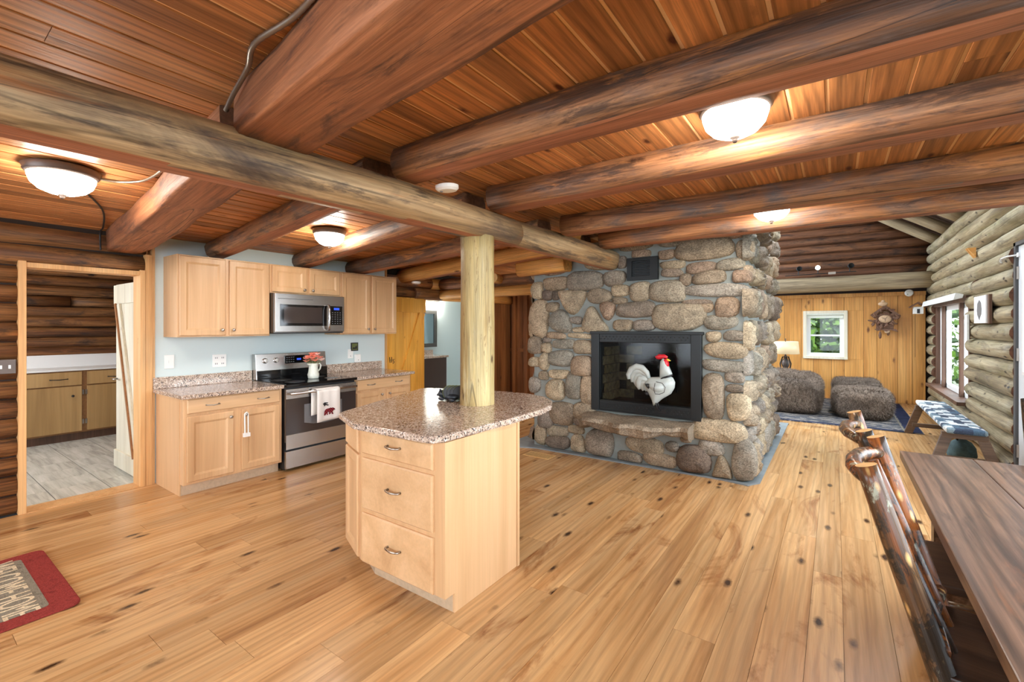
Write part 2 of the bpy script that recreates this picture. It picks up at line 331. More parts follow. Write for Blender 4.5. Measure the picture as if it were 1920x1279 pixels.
class MB:
    def __init__(s): s.v = []; s.f = []; s.mi = []
    def add(s, vs, fs, mi=0):
        k = len(s.v); s.v += [tuple(p) for p in vs]; s.f += [tuple(i + k for i in f) for f in fs]; s.mi += [mi] * len(fs); return s
    def box(s, x0, x1, y0, y1, z0, z1, mi=0):
        x0, x1 = min(x0, x1), max(x0, x1); y0, y1 = min(y0, y1), max(y0, y1); z0, z1 = min(z0, z1), max(z0, z1)
        return s.add([(x0, y0, z0), (x1, y0, z0), (x1, y1, z0), (x0, y1, z0), (x0, y0, z1), (x1, y0, z1), (x1, y1, z1), (x0, y1, z1)],
                     [(0, 3, 2, 1), (4, 5, 6, 7), (0, 1, 5, 4), (1, 2, 6, 5), (2, 3, 7, 6), (3, 0, 4, 7)], mi)
    def bar(s, p0, p1, w, h, up=(0, 0, 1), mi=0):
        p0, p1 = Vector(p0), Vector(p1); d = (p1 - p0).normalized(); a = d.cross(Vector(up)).normalized() * w / 2; b = a.cross(d).normalized() * h / 2
        vs = [p + i * a + j * b for p in (p0, p1) for i, j in ((-1, -1), (1, -1), (1, 1), (-1, 1))]
        return s.add(vs, [(0, 1, 2, 3), (7, 6, 5, 4), (0, 4, 5, 1), (1, 5, 6, 2), (2, 6, 7, 3), (3, 7, 4, 0)], mi)
    def tube(s, pts, r, n=10, cap=True, mi=0):
        pts = [Vector(p) for p in pts]; rs = r if isinstance(r, (list, tuple)) else [r] * len(pts)
        ref = None; rings = []
        for i, p in enumerate(pts):
            d = (pts[min(i + 1, len(pts) - 1)] - pts[max(i - 1, 0)]).normalized()
            if ref is None: ref = d.orthogonal().normalized()
            a = (ref - d * ref.dot(d)).normalized(); ref = a; b = d.cross(a)
            rings.append([p + (a * math.cos(t) + b * math.sin(t)) * rs[i] for t in (2 * math.pi * j / n for j in range(n))])
        vs = [q for rg in rings for q in rg]; m = len(pts)
        fs = [(i * n + j, i * n + (j + 1) % n, (i + 1) * n + (j + 1) % n, (i + 1) * n + j) for i in range(m - 1) for j in range(n)]
        if cap: fs += [tuple(range(n - 1, -1, -1)), tuple((m - 1) * n + j for j in range(n))]
        return s.add(vs, fs, mi)
    def lathe(s, prof, c=(0, 0, 0), axis=(0, 0, 1), n=24, mi=0):
        q = Vector((0, 0, 1)).rotation_difference(Vector(axis)); c = Vector(c); m = len(prof)
        vs = [c + q @ Vector((r * math.cos(t), r * math.sin(t), z)) for r, z in prof for t in (2 * math.pi * j / n for j in range(n))]
        fs = [(i * n + j, i * n + (j + 1) % n, (i + 1) * n + (j + 1) % n, (i + 1) * n + j) for i in range(m - 1) for j in range(n)]
        fs += [tuple(range(n - 1, -1, -1)), tuple((m - 1) * n + j for j in range(n))]
        return s.add(vs, fs, mi)
    def prism(s, poly, c, a, b, h, mi=0):
        c, a, b = Vector(c), Vector(a), Vector(b); nrm = a.cross(b); n = len(poly)
        bot = [c + a * x + b * y for x, y in poly]; top = [p + nrm * h for p in bot]
        return s.add(bot + top, [tuple(range(n - 1, -1, -1)), tuple(range(n, 2 * n))] + [(i, (i + 1) % n, n + (i + 1) % n, n + i) for i in range(n)], mi)
    def ball(s, c, rx, ry, rz, n=12, m=8, mi=0, rot=None):
        c = Vector(c); vs = []; fs = []
        for i in range(m + 1):
            ph = math.pi * i / m
            for j in range(n):
                t = 2 * math.pi * j / n
                p = Vector((rx * math.sin(ph) * math.cos(t), ry * math.sin(ph) * math.sin(t), rz * math.cos(ph)))
                if rot: p = rot @ p
                vs.append(c + p)
        for i in range(m):
            for j in range(n): fs.append((i * n + j, (i + 1) * n + j, (i + 1) * n + (j + 1) % n, i * n + (j + 1) % n))
        return s.add(vs, fs, mi)
    def pillow(s, poly, c, a, b, th, rings=((1, 0), (.96, .45), (.85, .8), (.55, 1), (.25, 1.05)), both=False, jit=0, mi=0, rnd=random):
        c, a, b = Vector(c), Vector(a), Vector(b); nm = a.cross(b).normalized(); n = len(poly)
        cx = sum(p[0] for p in poly) / n; cy = sum(p[1] for p in poly) / n
        for sg in ((1, -1) if both else (1,)):
            vs = []
            for k, h in rings:
                for x, y in poly:
                    vs.append(c + a * (cx + (x - cx) * k) + b * (cy + (y - cy) * k) + nm * sg * th * (h + (rnd.uniform(-jit, jit) if h > .3 else 0)))
            vs.append(c + a * cx + b * cy + nm * sg * th * 1.05); m = len(rings)
            fs = [(i * n + j, i * n + (j + 1) % n, (i + 1) * n + (j + 1) % n, (i + 1) * n + j) for i in range(m - 1) for j in range(n)]
            fs += [((m - 1) * n + j, (m - 1) * n + (j + 1) % n, m * n) for j in range(n)]
            if sg < 0: fs = [f[::-1] for f in fs]
            s.add(vs, fs, mi)
        return s
    def build(s, name, mats, parent=None, smooth=False, bevel=0, center=None, seg=2):
        xs = list(zip(*s.v))
        c = Vector([(min(q) + max(q)) / 2 for q in xs]) if center is None else Vector(center)
        me = bpy.data.meshes.new(name); me.from_pydata([tuple(Vector(p) - c) for p in s.v], [], s.f)
        if len(set(s.mi)) > 1: me.polygons.foreach_set('material_index', s.mi)
        me.update()
        return link(name, me, mats, parent, c, smooth, None, bevel, seg)

def B(name, mat, x0, x1, y0, y1, z0, z1, parent=None, bevel=0):
    return MB().box(x0, x1, y0, y1, z0, z1).build(name, mat, parent, bevel=bevel)

def log(name, p0, p1, r0, r1, mat, parent=None, sq=2.0, ry=1.0, rz=1.0, fb=None, amp=.05, wob=.008, n=16, endm=None, seed=None, segl=.22, um='under'):
    rnd = random.Random(seed if seed is not None else hash((round(p0[0], 3), round(p0[1], 3), round(p0[2], 3))) & 0xffff)
    p0, p1 = Vector(p0), Vector(p1); d = p1 - p0; L = d.length; c = (p0 + p1) / 2
    ex = d.normalized(); ey = Vector((0, 0, 1)).cross(ex)
    if ey.length < .01: ey = Vector((0, 1, 0))
    ey.normalize(); ez = ex.cross(ey)
    q = Matrix((ex, ey, ez)).transposed().to_quaternion()
    m = max(3, int(L / segl)); vs = []; ph = [rnd.uniform(0, 6.28) for _ in range(6)]
    lump = [rnd.uniform(-1, 1) for _ in range(n)]
    for i in range(m + 1):
        t = i / m; x = -L / 2 + L * t; r = r0 + (r1 - r0) * t
        r *= 1 + amp * (.5 * math.sin(x * 3.1 + ph[0]) + .5 * math.sin(x * 7.3 + ph[1]))
        oy = wob * math.sin(x * 1.7 + ph[2]); oz = wob * math.sin(x * 1.3 + ph[3]) * .5
        for j in range(n):
            a = 2 * math.pi * (j + .5) / n; cc, ss = math.cos(a), math.sin(a)
            cc = math.copysign(abs(cc) ** (2 / sq), cc); ss = math.copysign(abs(ss) ** (2 / sq), ss)
            rr = r * (1 + amp * .5 * lump[j] + amp * .4 * math.sin(3 * a + x * 2 + ph[4]))
            y = cc * rr * ry + oy; z = ss * rr * rz + oz
            if fb is not None: z = max(z, -fb)
            vs.append((x, y, z))
    fs = [(i * n + j, (i + 1) * n + j, (i + 1) * n + (j + 1) % n, i * n + (j + 1) % n) for i in range(m) for j in range(n)]
    fs = [f[::-1] for f in fs]
    k = len(fs); fs += [tuple(range(n)), tuple(m * n + j for j in range(n - 1, -1, -1))]
    fs[-2:] = [f[::-1] for f in fs[-2:]]
    me = bpy.data.meshes.new(name); me.from_pydata(vs, [], fs); me.update()
    mi = [(2 if fb is not None and all(vs[q][2] <= -fb + 1e-5 for q in f) else 0) for f in fs[:k]] + [1, 1]; me.polygons.foreach_set('material_index', mi)
    sm = [True] * k + [False, False]; me.polygons.foreach_set('use_smooth', sm)
    o = bpy.data.objects.new(name, me); COL.objects.link(o)
    me.materials.append(M[mat]); me.materials.append(M[endm or 'logend']); me.materials.append(M[um])
    if parent is not None: o.parent = parent; o.location = c - wloc(parent)
    else: o.location = c
    WL[o.name] = Vector(c); o.rotation_mode = 'QUATERNION'; o.rotation_quaternion = q
    return o

def copy_tree(o, parent=None):
    c = o.copy(); COL.objects.link(c)
    if parent is not None: c.parent = parent
    for ch in list(o.children): copy_tree(ch, c)
    return c

def textmesh(name, txt, size, mat, parent, loc, a, b, ext=.002, sx=1.0, align='CENTER'):
    cu = bpy.data.curves.new(name, 'FONT'); cu.body = txt; cu.size = size; cu.extrude = ext; cu.align_x = align; cu.align_y = 'CENTER'
    t = bpy.data.objects.new(name + '_tmp', cu); COL.objects.link(t)
    me = bpy.data.meshes.new_from_object(t.evaluated_get(bpy.context.evaluated_depsgraph_get()))
    bpy.data.objects.remove(t)
    a, b = Vector(a), Vector(b); n = a.cross(b)
    for v in me.vertices: v.co = a * (v.co.x * sx) + b * v.co.y + n * v.co.z
    me.materials.clear()
    return link(name, me, mat, parent, loc)

X, Y, Z = Vector((1, 0, 0)), Vector((0, 1, 0)), Vector((0, 0, 1))
def rpanel(name, mat, parent, c, a, nrm, w, h, th=.02, rings=((0, -.006), (.006, 0), (.052, 0), (.058, -.003), (.07, -.009)), bevel=0):
    """framed panel facing nrm; c is the centre of its front; a is the width axis"""
    c, a, nrm = Vector(c), Vector(a), Vector(nrm); vs = []
    for ins, dp in ((0, -th),) + tuple(rings):
        for i, j in ((-1, -1), (1, -1), (1, 1), (-1, 1)):
            vs.append(c + a * i * (w / 2 - ins) + Z * j * (h / 2 - ins) + nrm * dp)
    m = len(rings) + 1
    fs = [(i * 4 + j, i * 4 + (j + 1) % 4, (i + 1) * 4 + (j + 1) % 4, (i + 1) * 4 + j) for i in range(m - 1) for j in range(4)]
    fs += [(3, 2, 1, 0), tuple((m - 1) * 4 + j for j in range(4))]
    if a.cross(Z).dot(nrm) < 0: fs = [f[::-1] for f in fs]
    return MB().add(vs, fs).build(name, mat, parent)
SLAB = ((0, -.008), (.008, 0), (.02, 0))
def pull(parent, c, a, nrm, L=.1, name='handle', mat='nickel'):
    c, a, nrm = Vector(c), Vector(a), Vector(nrm)
    mb = MB().tube([c - a * L / 2, c - a * L / 2 + nrm * .02, c - a * L * .36 + nrm * .028, c + nrm * .03 - Z * .004, c + a * L * .36 + nrm * .028, c + a * L / 2 + nrm * .02, c + a * L / 2], [.007, .006, .005, .006, .005, .006, .007], 8)
    return mb.build(name, mat, parent, smooth=True)
def knob(parent, c, nrm, name='knob', mat='nickel', r=.015):
    return MB().lathe([(.006, 0), (.006, .014), (r, .02), (r, .026), (r * .6, .03)], c, nrm, 14).build(name, mat, parent, smooth=True)

def zc(x): return 2.43 if x > -2.05 else 2.43 - .12 * (-2.05 - x) / 3.15

# ================================================================== SETTING
# ---- main floor
fl = struct(B('floor', 'gap', -5.25, 1.6, -2.5, 11.6, -.06, -.012))
rf = random.Random(3)
x = -5.2
while x < 1.5:
    wd = rf.choice([.125, .14, .155, .17, .19, .19]); x1 = min(x + wd, 1.55)
    yend = 7.3 if x1 < -3.1 else 11.4
    y = (-.6 if x < -1.5 else -.2) - rf.uniform(0, 1.5)
    while y < yend:
        y1 = min(y + rf.uniform(1.3, 3.3), yend)
        hid = (x1 < -4.6 and y > 1.7 and y1 < 4.0) or (x > -3.0 and x1 < -.8 and y > 4.9 and y1 < 7.0)
        if not hid:
            MB().box(x + .0008, x1 - .0008, y + .0008, y1 - .0008, -.012, 0).build('floor_plank', 'floor', fl)
        y = y1
    x = x1
# ---- ceiling boards over the kitchen and dining room
ce = MB()
for a, b, y1 in ((-5.3, -2.05, 7.3), (-2.05, 1.6, 4.55)):
    za, zb = zc(a) + .005, zc(b) + .005
    ce.add([(a, -2.5, za), (b, -2.5, zb), (b, y1, zb), (a, y1, za), (a, -2.5, za + .05), (b, -2.5, zb + .05), (b, y1, zb + .05), (a, y1, za + .05)],
           [(0, 3, 2, 1), (4, 5, 6, 7), (0, 1, 5, 4), (1, 2, 6, 5), (2, 3, 7, 6), (3, 0, 4, 7)])
ce = struct(ce.build('ceiling', 'ceilpale'))
x = -5.25; i = 0
while x < 1.58:
    x1 = x + .134; yend = 7.3 if x1 < -2.1 else 4.5
    cuts = [-2.5, rf.uniform(-1, 2.2), yend] if rf.random() < .5 else [-2.5, rf.uniform(-1.5, .5), rf.uniform(2, 3.6), yend]
    for y0, y1 in zip(cuts, cuts[1:]):
        a, b = x + .001, x1 - .0125; za, zb = zc(a), zc(b); ch = .002
        MB().add([(a, y0 + .001, za + .006), (b, y0 + .001, zb + .006), (b, y1 - .001, zb + .006), (a, y1 - .001, za + .006),
                  (a, y0 + .001, za + .002), (b, y0 + .001, zb + .002), (b, y1 - .001, zb + .002), (a, y1 - .001, za + .002),
                  (a + ch, y0 + .001, za), (b - ch, y0 + .001, zb), (b - ch, y1 - .001, zb), (a + ch, y1 - .001, za)],
                 [(0, 1, 2, 3), (8, 11, 10, 9), (0, 4, 5, 1), (1, 5, 6, 2), (2, 6, 7, 3), (3, 7, 4, 0), (4, 8, 9, 5), (5, 9, 10, 6), (6, 10, 11, 7), (7, 11, 8, 4)]).build('ceiling_board', 'ceil', ce)
    x = x1

# ---- left log wall with the pantry doorway
wl = MB().box(-5.36, -5.24, -2.5, .66, 0, 2.45).box(-5.36, -5.24, .66, 1.46, 1.97, 2.45)
wl = struct(wl.build('wall_left', 'chink'))
for k in range(13):
    z = .075 + .15 * k
    log('wall_log', (-5.27, -2.5, z), (-5.27, .655, z), .079, .079, 'llog', wl, amp=.04, wob=.004, n=12, segl=.4)
log('wall_log', (-5.27, -2.5, 2.04), (-5.27, 1.475, 2.035), .088, .088, 'llog', wl, amp=.04, wob=.006, n=14)
log('wall_log', (-5.29, -2.5, 2.205), (-5.29, 1.475, 2.20), .09, .09, 'llog', wl, amp=.04, wob=.006, n=14)
# doorway casing
dj = struct(MB().box(-5.36, -5.17, .655, .70, 0, 1.985).box(-5.36, -5.17, 1.415, 1.455, 0, 1.985).box(-5.36, -5.18, .70, 1.415, 1.935, 1.975).build('trim_1', 'jamb', bevel=.003))
B('casing_board', 'jamb', -5.30, -5.175, 1.457, 1.505, 0, 2.13, dj)
B('casing_board', 'jamb', -5.30, -5.185, 1.507, 1.53, 0, 2.33, dj)
# ---- kitchen wall and what follows it
struct(B('wall_kitchen', 'paint', -5.32, -5.2, 1.53, 4.2, 0, 2.42))
struct(B('trim_2', 'jamb', -5.32, -5.18, 4.2, 4.225, 0, 2.3))
we = struct(MB().box(-5.32, -5.24, 4.225, 4.96, 0, 2.4).box(-5.32, -5.24, 4.96, 7.4, 1.9, 2.4).box(-5.32, -5.24, 6.15, 7.4, 0, 1.9).build('wall_hall', 'chink'))
y = 6.15
while y < 7.28: B('wall_board', 'pined', -5.24, -5.225, y + .002, y + .138, 0, 1.9, we); y += .14
for a, b, z, r, m in ((4.225, 4.75, 1.98, .085, 'llog'), (4.75, 5.35, 1.97, .09, 'llog'), (5.35, 7.3, 1.975, .088, 'paleend'), (4.225, 5.1, 2.14, .085, 'joist'), (5.1, 7.3, 2.14, .09, 'paleend')):
    log('wall_log', (-5.24, a, z), (-5.24, b, z), r, r * .97, m, we, n=12)
# ---- bathroom seen through the opening
struct(B('wall_bath_back', 'paint', -7.3, -7.2, 4.6, 9.5, 0, 2.4))
struct(B('wall_bath_side', 'paint', -7.2, -5.3, 8.6, 8.7, 0, 2.4))
struct(B('ceiling_bath', 'white', -7.3, -5.32, 4.2, 9.5, 2.32, 2.38))
struct(B('floor_bath', 'tile', -7.3, -5.25, 4.2, 9.5, -.05, 0))
# ---- stair wall behind the post
ws = struct(B('wall_stair', 'chink', -5.24, -2.4, 7.3, 7.4, 0, 2.6))
x = -5.2; k = 0
while x < -2.5:
    B('wall_board', 'pined', x + .002, x + .138, 7.285, 7.3, .0, 2.5, ws); x += .14
B('wall_rail', 'pined', -5.2, -2.5, 7.265, 7.285, .98, 1.04, ws)
B('wall_post', 'pined', -4.86, -4.77, 7.2, 7.285, 0, 2.3, ws)
B('wall_post', 'pined', -5.12, -5.06, 7.22, 7.285, 0, 2.3, ws)

# ---- pantry
struct(B('floor_pantry', 'grout', -8.6, -5.25, -.9, 2.7, -.05, -.004))
fp = bpy.data.objects['floor_pantry']
for i in range(9):
    for j in range(10):
        x0 = -8.61 + i * .36; y0 = -.9 + j * .36
        
        MB().box(x0 + .003, x0 + .357, y0 + .003, y0 + .357, -.004, 0).build('floor_tile', 'tile', fp)
struct(B('floor_threshold', 'jamb', -5.36, -5.17, .70, 1.415, -.004, .006))
wp = struct(B('wall_pantry_back', 'chink', -8.6, -8.5, -.9, 2.7, 0, 2.5))
for k in range(11):
    z = .98 + .137 * k
    if k in (6,):
        log('wall_log', (-8.5, -.9, z), (-8.5, 1.55, z), .075, .07, 'llog', wp, n=12, segl=.4, seed=k); log('wall_log', (-8.5, 1.56, z), (-8.5, 2.7, z), .068, .07, 'llog', wp, n=12, segl=.4, seed=k + 50)
    else: log('wall_log', (-8.5, -.9, z), (-8.5, 2.7, z), .074, .072, 'llog', wp, n=12, segl=.4, seed=k)
struct(B('wall_pantry_side', 'llog', -8.6, -5.36, 2.66, 2.72, 0, 2.5))
struct(MB().box(-8.6, -5.36, -.95, -.89, 0, .9).box(-8.6, -5.36, -.95, -.89, 2.15, 2.5).box(-8.6, -8.2, -.95, -.89, .9, 2.15).box(-5.9, -5.36, -.95, -.89, .9, 2.15).build('wall_pantry_front', 'llog'))  # unseen wall; its opening is added to let daylight into the pantry
struct(B('ceiling_pantry', 'ceil', -8.6, -5.3, -.95, 2.72, 2.42, 2.48))

# ---- back wall of the living room: pine boards below, logs above
bw = MB().box(-5, -.56, 11.45, 11.55, 0, 2.2).box(.195, 1.6, 11.45, 11.55, 0, 2.2).box(-.56, .195, 11.45, 11.55, 0, .81).box(-.56, .195, 11.45, 11.55, 1.785, 2.2)
bw = struct(bw.build('wall_back', 'chink'))
xs = [-4.0 + .26 * i + (.03 if i % 2 else -.02) for i in range(21)]
xs = [v for v in xs if v < 1.25] + [1.37]
for a, b in zip(xs, xs[1:]):
    segs = [(a, b, 0, 2.06)]
    if b > -.56 and a < .195:
        segs = []
        segs += [(a, b, 0, .81), (a, b, 1.785, 2.06)]
        if a < -.56: segs.append((a, -.56, .81, 1.785))
        if b > .195: segs.append((.195, b, .81, 1.785))
    for x0, x1, z0, z1 in segs:
        if x1 - x0 > .01: MB().box(x0 + .002, x1 - .002, 11.4, 11.45, z0, z1).build('wall_board', 'pine', bw, bevel=.004)
struct(B('trim_3', 'pine', -4, 1.37, 11.37, 11.41, 2.06, 2.13))
k = 0; z = 2.2
while z < 5.3:
    xr = 1.5 if z < 2.9 else 1.8 - (z - 2.9) / .66
    xl = -5.0 if z < 3.4 else max(-5, -5 + (z - 3.4) / .9)
    log('wall_log', (xl, 11.55, z), (xr, 11.55, z + .02), .105, .1, 'blog', bw, n=12, segl=.5, seed=k + 200); z += .172; k += 1
# ---- right wall of logs
R0 = 1.475; RR = .098
wr = MB().box(R0, 1.6, 6.42, 8.4, 0, 2.95).box(R0, 1.6, 10.83, 11.6, 0, 2.95).box(R0, 1.6, 8.4, 10.83, 0, .42).box(R0, 1.6, 8.4, 10.83, 1.86, 2.95).box(R0, 1.6, -2.5, 6.42, 2.3, 2.95)
wr.box(R0, 1.6, 5.1, 5.45, 0, 2.3).box(R0, 1.6, -2.5, -2.2, 0, 2.3).box(R0, 1.6, -2.2, 5.1, 0, .55).box(R0, 1.6, 1.3, 1.6, .55, 2.3)
wr = struct(wr.build('wall_right', 'chink'))
for k in range(16):
    z = .095 + .187 * k
    zz = z
    if z < .42: segs = [(6.40, 11.5)]
    elif z < 1.84: segs = [(6.40, 8.36), (10.86, 11.5)]
    elif z < 2.28: segs = [(6.40, 11.5)] if k != 10 else [(6.4, 8.0), (8.01, 11.5)]
    else: segs = [(4.5, 11.5)]
    for j, (a, b) in enumerate(segs):
        r = RR * random.uniform(.95, 1.03)
        log('wall_log', (R0 + .0, a + random.uniform(-.015, .015) * (1 if a < 7 else 0), z), (R0, b, z + random.uniform(-.01, .01)), r, r * .96, 'rlog', wr, n=14, amp=.05, wob=.008, seed=300 + k * 3 + j)
# ---- roof of the living room with its rafters
rx, rz, sl = 1.62, 3.05, .66
def slab(m, xa, za, xb, zb, y0, y1, t=.06):
    return m.add([(xa, y0, za), (xb, y0, zb), (xb, y1, zb), (xa, y1, za), (xa, y0, za + t), (xb, y0, zb + t), (xb, y1, zb + t), (xa, y1, za + t)],
                 [(0, 3, 2, 1), (4, 5, 6, 7), (0, 1, 5, 4), (1, 2, 6, 5), (2, 3, 7, 6), (3, 0, 4, 7)])
rm = MB(); zr = lambda q: rz + (1.62 - q) * sl
for ya, yb, pieces in ((4.4, 5.0, ((1.9, -1.9),)), (5.0, 7.9, ((1.9, 1.15), (-.7, -1.9))), (7.9, 11.9, ((1.9, -1.9),))):  # gap in the middle bay: unseen skylight added to brighten the fireplace side
    for xa, xb in pieces: slab(rm, xa, zr(xa), xb, zr(xb), ya, yb)
slab(rm, -1.9, rz + 3.52 * sl, -2.6, rz + 3.52 * sl - .48, 4.4, 11.9)  # left slope cut short to let daylight into the living room
rf_ = struct(rm.build('ceiling_vault', 'roof'))
struct(MB().prism([(-5.2, 2.5), (1.6, 2.5), (1.62, 3.05), (-1.9, 5.35), (-5.2, 3.1)], (0, 4.42, 0), X, Z, .06).build('wall_sun_block', 'llog'))  # unseen wall added to stop sun coming in above the flat ceiling
struct(MB().prism([(-5.2, 2.2), (1.6, 2.2), (1.62, 3.05), (-1.9, 5.35), (-5.2, 3.1)], (0, 11.75, 0), X, Z, .06).build('wall_gable', 'chink'))
for i, yy in enumerate((11.0, 10.0, 8.95, 7.85, 6.75, 5.6)):
    log('roof_rafter', (1.5, yy, 2.99), (-1.8, yy, 2.99 + 3.3 * sl), .085, .075, 'rafter', rf_, n=12, seed=500 + i)
# ---- rear wall behind the camera, with window openings added to let in daylight
struct(MB().box(-5.3, 1.6, -2.6, -2.5, 0, .35).box(-5.3, 1.6, -2.6, -2.5, 2.25, 2.5).box(-5.3, -4.6, -2.6, -2.5, .35, 2.25).box(1.1, 1.6, -2.6, -2.5, .35, 2.25).box(-2.4, -.6, -2.6, -2.5, .35, 2.25).build('wall_rear', 'llog'))

# ================================================================== BEAMS
def beam(p0, p1, r0, r1, label, mat='joist', **kw):
    o = log('log_beam', p0, p1, r0, r1, mat, None, **kw)
    return tagp(o, label, 'beam', None)
beam((-2.04, -2.5, 2.12), (-2.03, 2.86, 2.185), .138, .112, 'long yellow-grey girder log resting on top of the post, crossing the room', 'girder', fb=.095, amp=.03, wob=.012)
beam((-2.14, 2.58, 2.225), (-2.03, 4.85, 2.19), .112, .115, 'girder log running from the post into the stone fireplace', 'girder', fb=.10, amp=.04, wob=.01)
beam((-1.96, 1.0, 2.345), (.9, .66, 2.36), .135, .135, 'massive square hewn beam nearest the camera, overhead', 'hewn', sq=9, ry=1.1, rz=.82, amp=.045, wob=.014, n=28)
beam((-5.15, 1.30, 2.215), (-2.14, 1.02, 2.34), .135, .135, 'pale hewn beam ending on the log wall above the open door', 'hewn', sq=6, ry=1.0, rz=.76, amp=.07, wob=.018, n=28)
for i, (yy, r, lab) in enumerate(((1.73, .118, 'nearest round joist log, passing in front of the lit dome lamp'), (2.56, .118, 'second round joist log, just beyond the largest dome lamp'), (3.57, .115, 'third round joist log, between the two right-hand dome lamps'), (4.36, .118, 'last reddish joist log, along the front of the stone chimney'))):
    beam((-1.95, yy, 2.365 - .003 * i), (1.5, yy + .01, 2.365), r, r * 1.0, lab, 'joist', amp=.04, wob=.014, fb=.088, seed=40 + i)
for i, (y0, y1, z0, lab, m) in enumerate(((2.06, 1.72, 2.255, 'round joist over the left wall cabinets', 'joist'), (2.95, 2.53, 2.24, 'pale round joist above the microwave', 'joist'), (3.68, 3.52, 2.225, 'round joist above the cabinet right of the microwave', 'joist'), (4.52, 4.36, 2.19, 'amber joist log behind the post, beside the chimney', 'paleend'))):
    beam((-5.2, y0, z0), (-2.15, y1, 2.365), .11, .112, lab, m, amp=.05, wob=.012, fb=.085, seed=60 + i)
tagp(log('header_log', (-5.15, 5.3, 1.97), (-3.0, 5.25, 1.975), .078, .075, 'paleend', None, fb=.07), 'amber header log over the passage left of the fireplace', 'beam')
tagp(log('header_log', (-5.15, 5.32, 2.14), (-3.0, 5.27, 2.14), .088, .085, 'joist', None), 'darker log lying on the amber header log', 'beam')
tagp(log('log_stub', (-4.0, 5.4, 2.14), (-3.88, 4.98, 2.145), .07, .068, 'paleend', None, endm='paleendgrain'), 'short log with a pale sawn round end facing out', 'beam')
tagp(log('log_stub', (-3.16, 4.61, 2.165), (-2.5, 4.60, 2.19), .1, .105, 'paleend', None, endm='paleend', sq=2.6, fb=.09), 'orange stub of timber resting on the chimney top corner', 'beam')
tagp(log('tie_beam', (-4.6, 11.1, 2.3), (1.45, 11.1, 2.32), .155, .15, 'rafter', None, amp=.02), 'thick grey tie log above the knotty pine wall', 'beam')
tagp(log('pantry_beam', (-8.55, 1.5, 2.32), (-7.2, 1.35, 2.33), .11, .1, 'hewn', None, sq=3), 'reddish hewn beam end under the pantry ceiling', 'beam')
po = log('wooden_post', (-2.06, 2.47, 0), (-2.06, 2.47, 2.10), .132, .118, 'post', None, amp=.03, wob=.008, n=24, segl=.12)
tagp(po, 'peeled yellow log post rising through the granite island', 'post')

